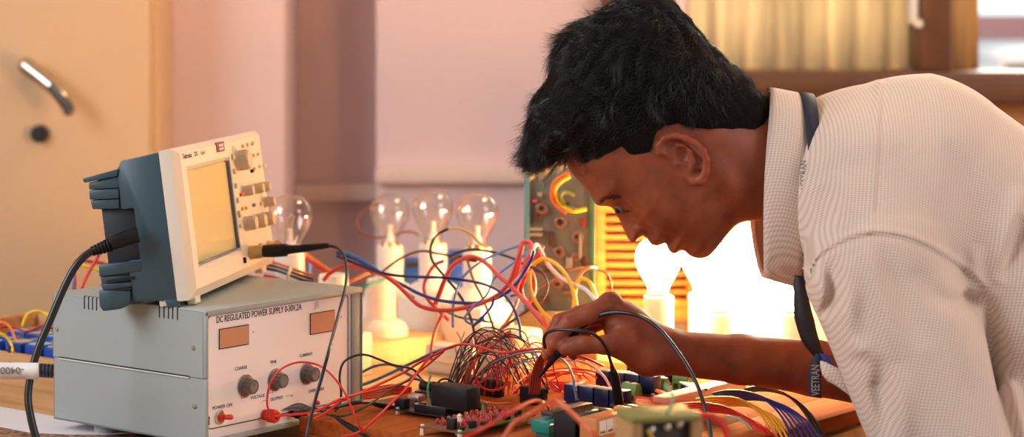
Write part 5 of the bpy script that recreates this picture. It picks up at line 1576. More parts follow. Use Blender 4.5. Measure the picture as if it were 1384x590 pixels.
# cut the shirt open at the neck and the right cuff by dropping faces there
cen = shV[shQ].mean(1)
keep = ~((cen[:, 0] < 1085) & (np.hypot((cen[:, 1] - 250) / 98, cen[:, 2] / 80) < 1.0))
shQ = shQ[keep]
def shirt_mat():
    m = bpy.data.materials.new('checked_shirt_cotton'); m.use_nodes = True
    nt = m.node_tree; b = nt.nodes['Principled BSDF']
    tc = nt.nodes.new('ShaderNodeTexCoord'); sp = nt.nodes.new('ShaderNodeSeparateXYZ')
    nt.links.new(tc.outputs['Object'], sp.inputs[0])
    nz = nt.nodes.new('ShaderNodeTexNoise'); nz.inputs['Scale'].default_value = 14; nz.inputs['Detail'].default_value = 2
    nt.links.new(tc.outputs['Object'], nz.inputs[0])
    def lin(cx, cy, cz, per, thr):
        v = nt.nodes.new('ShaderNodeVectorMath'); v.operation = 'DOT_PRODUCT'; v.inputs[1].default_value = (cx / per, cy / per, cz / per)
        nt.links.new(tc.outputs['Object'], v.inputs[0])
        ad = nt.nodes.new('ShaderNodeMath'); ad.operation = 'MULTIPLY_ADD'; ad.inputs[1].default_value = 0.6
        nt.links.new(nz.outputs['Fac'], ad.inputs[0]); nt.links.new(v.outputs['Value'], ad.inputs[2])
        fr = nt.nodes.new('ShaderNodeMath'); fr.operation = 'FRACT'; nt.links.new(ad.outputs[0], fr.inputs[0])
        lt = nt.nodes.new('ShaderNodeMapRange'); lt.inputs['From Min'].default_value = thr - 0.12; lt.inputs['From Max'].default_value = thr + 0.12
        pp_ = nt.nodes.new('ShaderNodeMath'); pp_.operation = 'PINGPONG'; pp_.inputs[1].default_value = 0.5; nt.links.new(fr.outputs[0], pp_.inputs[0])
        nt.links.new(pp_.outputs[0], lt.inputs['Value'])
        return lt.outputs['Result']
    a_ = lin(0.95, 0.15, -0.25, 0.0034, 0.20); c_ = lin(0.22, 0.9, 0.95, 0.0034, 0.20)
    mn = nt.nodes.new('ShaderNodeMath'); mn.operation = 'ADD'; nt.links.new(a_, mn.inputs[0]); nt.links.new(c_, mn.inputs[1])
    hf = nt.nodes.new('ShaderNodeMath'); hf.operation = 'MULTIPLY'; hf.inputs[1].default_value = 0.5; nt.links.new(mn.outputs[0], hf.inputs[0])
    mx = nt.nodes.new('ShaderNodeMix'); mx.data_type = 'RGBA'
    mx.inputs['A'].default_value = (*srgb(190, 168, 152), 1); mx.inputs['B'].default_value = (*srgb(230, 212, 198), 1)
    nt.links.new(hf.outputs[0], mx.inputs['Factor']); nt.links.new(mx.outputs['Result'], b.inputs['Base Color'])
    b.inputs['Roughness'].default_value = 0.85
    b.inputs['Sheen Weight'].default_value = 0.15
    n2 = nt.nodes.new('ShaderNodeTexNoise'); n2.inputs['Scale'].default_value = 60; n2.inputs['Detail'].default_value = 3
    bp = nt.nodes.new('ShaderNodeBump'); bp.inputs['Strength'].default_value = 0.25; bp.inputs['Distance'].default_value = 0.002
    nt.links.new(tc.outputs['Object'], n2.inputs[0]); nt.links.new(n2.outputs['Fac'], bp.inputs['Height']); nt.links.new(bp.outputs[0], b.inputs['Normal'])
    return m
cotton = shirt_mat()
shirt = link_mesh('shirt', np_mesh('shirt', [(to_world(shV), shQ)]), cotton, man, 180)
# loose front edge of the shirt, turned out below the hanging ribbon
fl = [[(1109, 487, 150), (1116, 489, 156), (1126, 494, 160), (1140, 500, 162)], [(1109.5, 497, 152), (1118, 499, 158), (1129, 503, 162), (1143, 506, 164)], [(1112, 506, 154), (1121, 508, 160), (1134, 513, 164), (1150, 520, 166)], [(1119, 514, 155), (1130, 520, 160), (1146, 532, 164), (1166, 548, 166)]]
m = MB(); m.grid([[Wp(*p) for p in r] for r in fl]); fo = m.build('shirt_front_edge', cotton, shirt, 180)
so = fo.modifiers.new('cloth', 'SOLIDIFY'); so.thickness = 0.0016; so.offset = 0
# ---- collar: a folded band round the neck, two edges given where they pass nearest the camera and farthest
def ring(edges, name, mt, thick, parent, n=56):
    """edges: list of (u, v_centre, rv, rw) loops from one rim to the other"""
    rows = []
    for fn in edges:
        rows.append([fn(2 * math.pi * k / n) for k in range(n)])
    m = MB(); m.grid(rows, True); o = m.build(name, mt, parent, 180)
    so = o.modifiers.new('cloth', 'SOLIDIFY'); so.thickness = thick; so.offset = 0
    return o
def cl(ut, um, ub, vt, vb, rw, off=0.0):
    """loop through u=ut at the nape, um at the side, ub at the throat"""
    vc, rv = (vt + vb) / 2, (vb - vt) / 2
    def fn(a):
        s_ = math.cos(a)                                   # 1 at the nape, -1 at the throat
        t_ = (1 - s_) / 2
        u_ = ut * (1 - t_) * (1 - 2 * t_) + um * 4 * t_ * (1 - t_) + ub * t_ * (2 * t_ - 1)
        return Wo(u_, vc - rv * s_, (rw + off) * math.sin(a))
    return fn
# stand (inside) and fall (outside) of the collar
ring([cl(1042, 1027, 1032, 122, 300, 80), cl(1052, 1040, 1045, 121, 318, 84), cl(1090, 1086, 1088, 128, 340, 92)], 'collar_stand', cotton, 0.0012, shirt)
def fall_loop(t):
    vt = 118 + 8 * t; vb = 374 + 14 * t
    ut, um, ub = 1040 + 42 * t, 1023 + 50 * t, 1030 + 50 * t
    return cl(ut, um, ub, vt, vb, 92 + 5 * math.sin(math.pi * t) + 6 * t)
ring([cl(1044, 1029, 1034, 120, 368, 88)] + [fall_loop(t / 6) for t in range(7)], 'collar', cotton, 0.0014, shirt)
# ---- lanyard: navy ribbon round the collar, hanging down in front with a woven name
navy_r = mat('navy_ribbon', (0.012, 0.014, 0.035), 0.7, var=0.2, vscale=900)
lan = tag(ring([cl(1079, 1079, 1074, 124, 392, 104), cl(1099, 1092, 1083, 127, 400, 104)], 'lanyard', navy_r, 0.001, None),
          'navy lanyard ribbon round the man\'s shirt collar', 'lanyard')
me_name = lan.name
def ribbon(pts, wd, name, mt, parent, thick=0.0012):
    """pts: (px, py, w), wd: half widths in px along the picture's horizontal"""
    P3 = catmull([Wp(*p) for p in pts], 6); n = len(P3)
    ws = [wd[min(int(i / 6), len(wd) - 1)] for i in range(n)]
    for i in range(1, n - 1): pass
    rows = []
    for i, p in enumerate(P3):
        f_ = i / (n - 1) * (len(wd) - 1); a_ = int(min(f_, len(wd) - 2)); h_ = (wd[a_] * (1 - (f_ - a_)) + wd[a_ + 1] * (f_ - a_)) * U
        rows.append([p + Vector((-h_, 0.25 * h_, 0.15 * h_)), p + Vector((h_, -0.25 * h_, -0.15 * h_))])
    m = MB(); m.grid(rows); o = m.build(name, mt, parent, 180)
    so = o.modifiers.new('cloth', 'SOLIDIFY'); so.thickness = thick; so.offset = 0
    return o
ribbon([(1079, 372, 88), (1082, 395, 92), (1087, 430, 92), (1096, 462, 92), (1108, 482, 90), (1121, 500, 88)], [5, 9, 13, 12, 8, 7], 'hanging_ribbon', mat('dark_ribbon', (0.012, 0.010, 0.012), 0.6), lan)
ribbon([(1108, 478, 92), (1104, 490, 94), (1101.5, 505, 95), (1101, 522, 95), (1101.5, 536, 95)], [5, 8, 8, 8, 8], 'name_ribbon', navy_r, lan)
ribbon([(1113, 478, 96), (1120, 492, 98), (1128, 503, 98), (1138, 515, 96)], [5, 7, 7, 5], 'blue_fold', mat('blue_ribbon', srgb(40, 48, 130), 0.6), lan)
q = Wp(1102.5, 513, 98); 
Mt = Matrix((( 0.0, -1, 0, 0), (0, 0, -1, 0), (1, 0, 0, 0), (0, 0, 0, 1)))
# woven letters read from below upwards along the ribbon
Mt = Matrix.Translation(q + Vector((0, -0.0012, 0))) @ Matrix(((0, -1, 0, 0), (0.03, 0, -1, 0), (1, 0, 0, 0), (0, 0, 0, 1)))
text_mesh('lettering', 'VEETRAN', 11 * U / 0.72, Mt, mat('pale_thread', srgb(170, 160, 150), 0.8, var=0), lan, 'CENTER', 0.0001, 0.62, 0.0001)
q = Wp(1086, 236, 104)
Mt = Matrix.Translation(q + Vector((0, -0.0015, 0))) @ Matrix(((0, -1, 0, 0), (0.0, 0, -1, 0), (1, 0, 0, 0), (0, 0, 0, 1)))
text_mesh('lettering', 'VEETRAN', 8 * U / 0.72, Mt, mat('faint_thread', srgb(90, 88, 100), 0.8, var=0), lan, 'CENTER', 0.0001, 0.8, 0.0)

# ---- trousers and shoes below the shirt, out of the frame
gv = Vol((1230, 560, -200), (1600, 1540, 190), 9.0)
g_ = gv.caps((1430, 600, -20), (1490, 720, -10), 165, 150, (1, 1, 1.0))
g_ = smax(g_, gv.caps((1480, 740, 75), (1420, 1120, 85), 100, 72), 25); g_ = smax(g_, gv.caps((1420, 1120, 85), (1450, 1505, 90), 72, 58), 20)
g_ = smax(g_, gv.caps((1480, 740, -85), (1440, 1120, -90), 100, 72), 25); g_ = smax(g_, gv.caps((1440, 1120, -90), (1480, 1505, -95), 72, 58), 20)
g_ = np.minimum(g_, gv.v - 610.0)
gV, gQ = surface_nets(g_, gv, 2)
link_mesh('trousers', np_mesh('trousers', [(to_world(gV), gQ)]), mat('dark_trouser_cloth', (0.02, 0.022, 0.03), 0.85), man, 180)
for w_, u_ in ((90, 1450), (-95, 1480)):
    q = Wo(u_, 1527, w_); m = MB()
    m.lathe([(0.0, 0.0), (0.045, 0.0), (0.05, 0.02), (0.046, 0.05), (0.03, 0.085), (0.0, 0.095)], 24, Matrix.Translation((q.x - 0.05, q.y, 0.0)) @ Matrix.Diagonal((2.6, 1.0, 1.0, 1)))
    m.build('shoe', black, man, 180)
# ---------------------------------------------------------------- cables and wires
def wmat(name, rgb, rough=0.32): return mat(name, srgb(*rgb), rough, var=0.04)
WC = {'red': wmat('red_wire_skin', (206, 34, 30)), 'pink': wmat('coral_wire_skin', (232, 84, 78)), 'black': black_gloss, 'blue': wmat('blue_wire_skin', (30, 66, 168)), 'sky': wmat('sky_blue_wire_skin', (96, 150, 222)),
      'yellow': wmat('yellow_wire_skin', (240, 200, 40)), 'orange': wmat('orange_wire_skin', (232, 122, 44)), 'green': wmat('teal_wire_skin', (44, 140, 116)), 'white': wmat('white_wire_skin', (222, 226, 236)),
      'brown': wmat('brown_wire_skin', (110, 66, 48)), 'navy': wmat('navy_wire_skin', (24, 44, 120)), 'beige': wmat('beige_wire_skin', (222, 190, 130)), 'grey': wmat('grey_wire_skin', (96, 100, 110))}
def wire(pts, r_px, col, label, Y=None, name='wire', group=None, seg=7, cat='wire', ends=None, taper=None):
    """pts: (px, py[, Y]); Y: (start, end) distances; r_px: radius as it looks at the first distance"""
    n = len(pts); P3 = []
    for i, p in enumerate(pts):
        d = p[2] if len(p) > 2 else Y[0] + (Y[1] - Y[0]) * i / (n - 1)
        P3.append(P(p[0], p[1], d))
    r = r_px / F * P3[n // 2].y
    C = catmull(P3, seg)
    rr = r if taper is None else [r * (taper[0] + (taper[1] - taper[0]) * i / (len(C) - 1)) for i in range(len(C))]
    m = MB(); m.tube(C, rr, 8)
    o = m.build(name, WC[col] if isinstance(col, str) else col, None, 180)
    return tag(o, label, cat, group)
# mains lead of the oscilloscope
t = thing('mains_lead', 'thick black mains lead from the oscilloscope with a white paper tag', 'cable', P(182, 320, 2.47))
def wtube(pts, r_px, Y, mt, nm, parent, seg=8, rr=None, n=12):
    k = len(pts); P3 = [P(p[0], p[1], p[2] if len(p) > 2 else Y[0] + (Y[1] - Y[0]) * i / (k - 1)) for i, p in enumerate(pts)]
    C = catmull(P3, seg); r = r_px / F * P3[0].y
    m = MB(); m.tube(C, r if rr is None else [r * q for q in np.interp(np.linspace(0, 1, len(C)), np.linspace(0, 1, len(rr)), rr)], n)
    return m.build(nm, mt, parent, 180)
wtube([(128, 337), (113, 347), (98, 366), (84, 394), (68, 432), (52, 470), (42, 505), (38, 535), (41, 560), (50, 594), (66, 626)], 5.2, (2.435, 2.38), black_gloss, 'cord', t)
wtube([(187, 317), (170, 321.5), (158, 326), (148, 330.5)], 10.5, (2.445, 2.435), black, 'plug', t, rr=[.95, 1.0, .95, .8])
for k in range(6):
    a = P(149 - k * 4.4, 330.5 + k * 1.6, 2.435); b_ = P(146.6 - k * 4.4, 331.4 + k * 1.6, 2.435)
    m = MB(); m.cyl(a, b_, (9.6 - k * 0.55) / F * 2.45, n=20); m.build('strain_rib', black, t)
wtube([(150, 330), (126, 339)], 6.2, (2.435, 2.435), black, 'strain_core', t)
# paper tag folded round the lead
YT2 = 2.397
m = MB()
rows = []
for x in (-60, -20, 10, 30, 46, 50.5, 52.5):
    rows.append([P(x, 489.0 + (x + 20) * 0.012, YT2 - (0.0 if x < 40 else 0.006)), P(x, 511.5 + (x + 20) * 0.008, YT2 - (0.0 if x < 40 else 0.006))])
m.grid(rows); tg = m.build('paper_tag', mat('tag_paper', srgb(232, 226, 222), 0.6, var=0.02), t, 180)
so = tg.modifiers.new('sheet', 'SOLIDIFY'); so.thickness = 0.0006; so.offset = 0
q = P(14, 500, YT2 - 0.0012)
Mt = Matrix.Translation(q) @ Matrix(((-1, 0, 0, 0), (0, 0, -1, 0), (0, -1, 0, 0), (0, 0, 0, 1)))
text_mesh('lettering', '81-0400-00', 10 / F * YT2 / 0.72, Mt, mat('grey_print', srgb(110, 104, 110), 0.7, var=0), tg, 'CENTER', 0.0001, 1.0)
# grey multi-core plug at the tray
m = MB()
for k in range(4):
    m.cyl(P(53 + k * 5, 500 + k * .3, 2.62), P(56.5 + k * 5, 500 + k * .3, 2.62), 9.5 / F * 2.62, n=18)
m.cyl(P(50, 500, 2.62), P(73, 501, 2.62), 7.5 / F * 2.62, n=18)
tag(m.build('plug_boot', mat('slate_rubber', srgb(44, 52, 62), 0.45), None), 'ribbed slate cable boot entering the back of the power supply', 'plug')
# probe cable on the oscilloscope
t = thing('probe_cable', 'black probe cable plugged into the oscilloscope front and hanging over the power supply', 'cable', P(360, 338, 2.58))
pb = MBNC @ Vector((0, 0, 0.012)); Yb = pb.y
wtube([(341, 340.5, Yb), (352, 340, Yb - .002), (359, 339.5, Yb - .004)], 9.2, None, MATS['worn_brass'], 'bnc_plug', t, rr=[1, 1, .9, .8])
wtube([(357, 339, Yb - .004), (372, 338.5, Yb - .008), (386, 337.5, Yb - .01), (387, 337, Yb - .01), (404, 336, Yb - .014), (424, 333.5, Yb - .018), (444, 331.5, Yb - .02)], 8.8, None, black, 'plug_grip', t, rr=[.95, 1, 1, 1, .78, .62, .55, .42, .40])
for k in range(12):
    a = P(408 + k * 2.7, 335.6 - k * .31, Yb - .016); b_ = P(409.3 + k * 2.7, 335.5 - k * .31, Yb - .016)
    m = MB(); m.cyl(a, b_, (5.9 - k * .13) / F * Yb, n=16); m.build('strain_rib', black, t)
wtube([(443, 331.5, Yb - .02), (456, 335, Yb - .03), (465, 346, Yb - .05), (468.5, 366, Yb - .08), (466, 392, Yb - .12), (456, 430, Yb - .17), (446, 468, 2.385), (436, 505, 2.375), (426, 540, 2.37), (418, 572, 2.365), (413, 596, 2.36), (404, 627, 2.37)], 2.1, None, black_gloss, 'cord', t)
# wires at the output posts
wire([(366, 563, 2.46), (361, 545, 2.43), (364, 522, 2.42), (376, 502, 2.42), (392, 492, 2.42), (410, 489, 2.42), (430, 493, 2.42), (448, 506, 2.41), (464, 527, 2.41), (474, 548, 2.41), (482, 568, 2.41), (490, 582, 2.42), (497, 590, 2.43)], 1.5, 'red', 'thin red wire looping up from the red output post across the panel', cat='wire')
wire([(452, 555, 2.50), (459, 548, 2.5), (461, 530, 2.5), (459, 508, 2.5), (464, 490, 2.5), (478, 481, 2.5), (494, 479, 2.5), (512, 485, 2.51), (530, 492, 2.52), (550, 496, 2.54), (560, 500, 2.55), (568, 510, 2.56), (580, 521, 2.57)], 1.6, 'black', 'thin black wire arching over the power supply corner towards the controller board')
wire([(398, 557, 2.44), (414, 552, 2.43), (428, 552, 2.43), (444, 560, 2.44), (462, 562, 2.44), (480, 556, 2.45), (496, 548, 2.46), (524, 529, 2.5), (545, 517, 2.52), (562, 512, 2.54), (585, 520, 2.56)], 1.5, 'black', 'thin black wire from the black output post dipping across the plank')
wire([(372, 562, 2.42), (392, 560, 2.42), (420, 557, 2.42), (440, 549, 2.42), (456, 540, 2.43), (476, 534, 2.46), (510, 526, 2.5), (544, 517, 2.54), (570, 499, 2.56), (600, 474, 2.56)], 1.7, 'red', 'red wire running from the output post along the plank and up to the looms')
wire([(424, 566, 2.43), (444, 555, 2.43), (461, 541, 2.44), (490, 529, 2.48), (541, 505, 2.54), (570, 488, 2.56), (592, 477, 2.56), (603, 471, 2.56), (623, 465, 2.56), (645, 467, 2.55), (667, 474, 2.54), (689, 476, 2.53), (713, 472, 2.53), (733, 471, 2.52), (757, 474, 2.52), (790, 483, 2.52), (815, 494, 2.54)], 1.8, 'red', 'long red wire sweeping above the boards into the man\'s fingers')
wire([(462, 590, 2.40), (486, 583, 2.42), (512, 561, 2.45), (530, 543, 2.48), (546, 528, 2.50), (566, 500, 2.54), (584, 478, 2.56)], 1.8, 'red', 'straight red wire crossing the plank before the controller board')
# black lead into the barrel jack
t = thing('power_lead', 'black power lead plugged into the barrel jack of the controller board', 'cable', P(500, 545, 2.5))
wtube([(404, 553, 2.47), (420, 554, 2.46), (438, 553, 2.45), (460, 548, 2.455), (486, 543, 2.48), (503, 543, 2.52)], 3.0, None, black_gloss, 'cord', t)
wtube([(501, 543, 2.53), (512, 545, 2.545), (526, 548, 2.56), (538, 551, 2.575)], 6.2, None, black, 'plug', t, rr=[.5, .85, 1, 1])
# black hook clip lying on the plank
t = thing('test_clip', 'black tapered test clip lying at the near corner of the plank', 'clip', P(470, 575, 2.43))
wtube([(452, 562, 2.455), (462, 569, 2.45), (475, 577, 2.44), (484, 582, 2.43), (492, 587, 2.425), (502, 596, 2.41)], 3.4, None, black, 'clip_body', t, rr=[.5, .9, 1.3, 1.0, .8, 1.4])
# dark bared strands bundle under the terminals
for k in range(5):
    wire([(392 - k * 3, 548 + k * 1.5, 2.46), (405 + k, 545 + k * 2, 2.45), (420 + k * 2, 550 + k, 2.44), (436 + 2 * k, 557 - k, 2.44)], 0.9, ('black', 'grey', 'brown')[k % 3], 'short dark strand tangled at the output posts', group='strands at output posts')
# blue wires from behind the power supply
wire([(488, 503, 2.72), (505, 495, 2.72), (520, 492, 2.71), (534, 494, 2.70), (548, 503, 2.69), (566, 513, 2.67)], 2.0, wmat('steel_blue_wire_skin', (70, 120, 180)), 'steel blue wire bowed over the bright bench top beside the power supply')
wire([(486, 521, 2.70), (510, 512, 2.70), (540, 498, 2.69), (565, 486, 2.67), (589, 475, 2.65), (612, 468, 2.62)], 2.2, MATS['steel_blue_wire_skin'], 'steel blue wire rising from the plank edge to the loom')
wire([(455, 345, 2.78), (466, 350, 2.78), (486, 358, 2.77), (505, 365, 2.76), (523, 370, 2.76), (545, 373, 2.76), (568, 374, 2.75), (600, 375, 2.74), (625, 378, 2.74), (648, 382, 2.73), (667, 389, 2.72), (683, 400, 2.71), (694, 416, 2.7), (702, 437, 2.68), (704, 456, 2.66)], 2.0, 'navy', 'long navy wire crossing level in front of the three bulbs')
wire([(455, 341, 2.83), (478, 349, 2.82), (503, 362, 2.82), (522, 373, 2.81), (543, 384, 2.80), (563, 395, 2.79), (584, 403, 2.78), (604, 407, 2.77), (625, 409, 2.76), (645, 409, 2.76), (665, 405, 2.75), (682, 397, 2.75), (696, 385, 2.74), (708, 368, 2.74), (718, 350, 2.73), (722, 338, 2.73)], 2.4, 'blue', 'blue wire sagging below the three bulbs and rising to the circuit panel')
wire([(458, 338, 2.84), (480, 346, 2.83), (505, 360, 2.82), (525, 377, 2.82), (545, 392, 2.81), (560, 402, 2.8)], 1.8, 'sky', 'sky blue wire beside the blue one behind the power supply')
wire([(438, 378, 2.86), (446, 369, 2.85), (458, 362, 2.84), (472, 359, 2.83), (486, 361, 2.82), (502, 366, 2.81), (518, 371, 2.80), (535, 383, 2.79), (550, 397, 2.78), (563, 410, 2.77), (580, 417, 2.77), (604, 419, 2.76), (630, 415, 2.75), (652, 409, 2.74), (674, 397, 2.74), (689, 380, 2.73), (699, 352, 2.72), (706, 330, 2.72)], 3.0, 'pink', 'coral wire sagging lowest across the bulbs, behind the power supply corner')
wire([(588, 411, 2.78), (594, 396, 2.78), (601, 378, 2.77), (609, 362, 2.77), (621, 352, 2.77), (635, 347, 2.76), (649, 350, 2.76), (662, 360, 2.75), (676, 374, 2.74), (690, 386, 2.73), (704, 401, 2.72), (722, 421, 2.7), (738, 440, 2.68), (756, 458, 2.64)], 3.2, 'pink', 'thick coral wire arching in front of the bulb nearest the circuit panel')
wire([(600, 352, 2.82), (588, 358, 2.82), (578, 372, 2.81), (573, 388, 2.81), (578, 404, 2.80), (594, 420, 2.8), (606, 432, 2.79)], 2.4, 'pink', 'coral wire loop hanging before the middle bulb holder')
wire([(583, 486, 2.74), (584, 464, 2.76), (590, 442, 2.78), (598, 424, 2.79)], 2.2, 'pink', 'short coral wire dropping to the bench beside the bright block')
wire([(656, 333, 2.84), (648, 328, 2.84), (637, 316, 2.84), (622, 309, 2.84), (606, 309, 2.84)], 2.0, 'beige', 'beige wire bending over in front of the bulb holders')
wire([(606, 309, 2.84), (594, 315, 2.84), (585, 325, 2.83), (582, 336, 2.83), (583, 348, 2.82), (589, 359, 2.81), (605, 378, 2.80), (618, 394, 2.78), (629, 412, 2.77), (638, 436, 2.75), (644, 468, 2.7), (648, 490, 2.66)], 1.9, 'black', 'black wire coming down from the beige bend to the jumper wires')
wire([(512, 372, 2.95), (523, 362, 2.95), (545, 347, 2.94), (569, 339, 2.93), (590, 342, 2.92), (612, 346, 2.9)], 1.7, 'brown', 'thin brown wire arching between the first two bulb holders')
wire([(606, 347, 2.9), (622, 340, 2.89), (640, 337, 2.88), (664, 340, 2.87), (682, 345, 2.86), (700, 352, 2.85), (716, 362, 2.84), (732, 368, 2.82)], 1.9, 'black', 'black wire running level from the bulb holders to the circuit panel')
wire([(620, 346, 2.9), (632, 350, 2.9), (645, 352, 2.9)], 2.6, 'black', 'short black lead lying across the bulb holders')
wire([(512, 275, 3.35), (499, 279, 3.35), (488, 288, 3.35), (482, 300, 3.35), (486, 312, 3.35), (497, 318, 3.35), (512, 321, 3.35), (530, 318, 3.35), (548, 313, 3.35), (560, 314, 3.35), (566, 318, 3.35)], 1.5, 'brown', 'thin dark wire looping out behind the bulb nearest the wall recess')
# behind the oscilloscope connector
for k, (c, dy) in enumerate((('orange', 0), ('red', 5))):
    wire([(398, 330 + dy, 3.05), (409, 340 + dy, 3.04), (428, 354 + dy, 3.02), (446, 366 + dy, 3.0), (462, 378 + dy, 2.98)], 2.6, c, ('orange wire slanting behind the black probe plug', 'red wire slanting just under the orange one behind the probe plug')[k])
wire([(455, 392, 3.04), (468, 384, 3.04), (484, 375, 3.04), (500, 368, 3.05)], 2.2, 'orange', 'orange wire rising beside the empty lamp holder')
wire([(484, 391, 3.0), (500, 384, 3.0), (514, 380, 3.05), (524, 374, 3.1)], 2.0, 'green', 'teal wire passing behind the empty lamp holder')
for k, (c, y0_) in enumerate((('orange', 355), ('brown', 360), ('black', 365), ('white', 370), ('red', 375))):
    wire([(356, y0_ - 3, 2.86), (372, y0_, 2.86), (390, y0_ + 6, 2.85), (406, y0_ + 12, 2.84), (424, y0_ + 17, 2.84)], 2.0, c, c + ' wire in the tied bundle behind the oscilloscope foot')
m = MB(); m.tube(catmull([P(393, 362, 2.84), P(390, 370, 2.83), P(388, 380, 2.84)], 6), 0.0022, 8); tag(m.build('cable_tie', white_ny, None), 'white tie round the wire bundle behind the oscilloscope foot', 'cable tie')
wire([(405, 342, 3.1), (414, 348, 3.1), (419, 356, 3.1), (418, 372, 3.1), (412, 384, 3.1)], 1.8, 'sky', 'pale blue wire hanging behind the probe plug')
# wires behind the tall side of the oscilloscope
wire([(103, 519, 2.86), (101, 450, 2.86), (101, 398, 2.86), (101, 376, 2.86), (100, 362, 2.87), (104, 352, 2.88), (122, 353, 2.88), (142, 356, 2.88)], 2.2, 'red', 'red wire bending behind the oscilloscope\'s lower bumper')
wire([(96, 520, 2.85), (97, 450, 2.85), (98, 400, 2.85), (99, 378, 2.85), (99, 366, 2.86), (106, 358, 2.87)], 1.9, 'sky', 'pale blue upright wire behind the mains lead')
wire([(108, 358, 2.84), (122, 361, 2.84), (136, 366, 2.84)], 2.2, 'yellow', 'yellow wire behind the oscilloscope\'s lower bumper')
wire([(137, 336, 2.80), (129, 352, 2.80), (119, 370, 2.79), (110, 390, 2.78), (106, 410, 2.80), (104, 525, 2.83)], 2.6, 'pink', 'coral wire dropping behind the mains plug')
# in the tray
wire([(22, 462, 2.78), (16, 446, 2.8), (8, 437, 2.82), (-10, 432, 2.84)], 2.0, 'orange', 'orange wire at the edge of the tray')
wire([(-12, 448, 2.74), (4, 452, 2.74), (14, 462, 2.74), (18, 476, 2.73)], 2.2, 'yellow', 'yellow wire bending down into the tray')
wire([(30, 441, 2.86), (36, 426, 2.87), (48, 420, 2.87), (60, 423, 2.87), (74, 430, 2.86)], 2.2, 'yellow', 'yellow wire arched over the back of the tray')
wire([(-10, 444, 2.83), (14, 441, 2.83), (36, 447, 2.82), (58, 440, 2.82), (72, 444, 2.82)], 1.8, 'red', 'red wire lying over the blue terminals in the tray')
wire([(-10, 454, 2.75), (6, 458, 2.75), (10, 470, 2.74), (14, 478, 2.74)], 1.8, 'blue', 'blue wire bending down at the tray edge')
wire([(10, 478, 2.72), (14, 468, 2.72), (12, 484, 2.71), (16, 494, 2.7)], 1.4, 'black', 'black wire hanging over the tray front')
wire([(24, 450, 2.85), (40, 455, 2.84), (52, 451, 2.83), (70, 456, 2.82)], 1.6, 'white', 'white wire lying among the blue terminals')
wire([(40, 478, 2.74), (52, 471, 2.74), (62, 476, 2.73), (74, 470, 2.72)], 1.5, 'green', 'teal wire at the tray edge beside the power supply')
# wires at the circuit panel
wire([(690, 390, 2.78), (697, 370, 2.78), (702, 350, 2.78), (704, 333, 2.78), (709, 327, 2.78), (717, 330, 2.78), (714, 346, 2.77), (706, 366, 2.77), (696, 392, 2.76)], 3.4, 'pink', 'thick coral wire bent double before the circuit panel')
wire([(733, 332, 2.80), (729, 344, 2.80), (720, 358, 2.79), (709, 374, 2.78), (704, 390, 2.78), (707, 402, 2.78), (713, 410, 2.78)], 3.2, 'red', 'red wire curving down from the top of the wire bunch')
wire([(716, 362, 2.79), (722, 380, 2.79), (721, 398, 2.78), (712, 413, 2.77)], 3.0, 'pink', 'coral wire hanging beside the yellow ones')
wire([(683, 396, 2.76), (697, 380, 2.76), (710, 366, 2.76), (717, 350, 2.77), (721, 334, 2.78), (727, 332, 2.79), (740, 356, 2.80), (754, 372, 2.79), (771, 382, 2.77), (790, 390, 2.74), (806, 406, 2.70)], 2.8, 'white', 'pale white-blue wire from the bunch down to the man\'s knuckles')
wire([(717, 362, 2.78), (726, 353, 2.78), (738, 350, 2.78), (752, 357, 2.77), (764, 370, 2.76), (773, 388, 2.75), (779, 412, 2.73), (780, 432, 2.7)], 2.8, 'yellow', 'yellow wire arching over before the circuit panel')
wire([(716, 366, 2.76), (716, 386, 2.75), (722, 404, 2.73), (734, 422, 2.70), (752, 437, 2.66), (766, 444, 2.63)], 2.8, wmat('amber_wire_skin', (236, 168, 40)), 'amber wire swinging down towards the man\'s fingers')
wire([(775, 418, 2.74), (777, 398, 2.75), (780, 382, 2.76), (788, 376, 2.76), (797, 381, 2.75), (804, 396, 2.73), (807, 410, 2.7)], 2.6, 'yellow', 'short yellow hoop beside the man\'s knuckles')
wire([(777, 402, 2.79), (779, 382, 2.8), (786, 368, 2.81), (797, 361, 2.82), (806, 362, 2.84)], 2.2, 'orange', 'orange wire rising towards the slatted panel post')
wire([(716, 360, 2.75), (728, 364, 2.75), (737, 374, 2.75), (740, 388, 2.74), (735, 402, 2.73), (722, 414, 2.72), (700, 428, 2.7), (676, 446, 2.68), (656, 466, 2.64)], 2.0, 'brown', 'brown wire curling down to the jumper wires')
wire([(690, 400, 2.8), (724, 391, 2.82), (752, 374, 2.84), (780, 362, 2.86), (806, 364, 2.88), (820, 370, 2.88), (826, 384, 2.88), (826, 396, 2.88)], 1.5, 'brown', 'thin dark wire across the circuit panel and slats')
# blue tangle under the bulbs
wire([(655, 430, 2.72), (640, 438, 2.72), (628, 430, 2.72), (640, 414, 2.72), (658, 398, 2.73), (668, 376, 2.74), (690, 358, 2.75), (718, 338, 2.76)], 1.6, 'sky', 'sky blue wire climbing from the tangle to the wire bunch')
wire([(612, 442, 2.75), (612, 420, 2.76), (616, 396, 2.77), (626, 374, 2.78), (652, 352, 2.79), (684, 338, 2.8), (704, 331, 2.8)], 1.8, 'sky', 'sky blue wire standing beside the grey connector box')
wire([(640, 440, 2.70), (654, 426, 2.70), (664, 414, 2.71), (668, 402, 2.71)], 2.0, 'blue', 'short blue wire behind the jumper wires')
wire([(598, 418, 2.78), (620, 428, 2.77), (645, 432, 2.76), (668, 436, 2.75)], 1.5, 'green', 'teal wire lying behind the jumper wires')
wire([(632, 352, 2.84), (640, 378, 2.82), (652, 402, 2.8), (662, 428, 2.76), (670, 452, 2.7)], 1.7, 'brown', 'dark wire dropping from the bulb holder to the jumper wires')
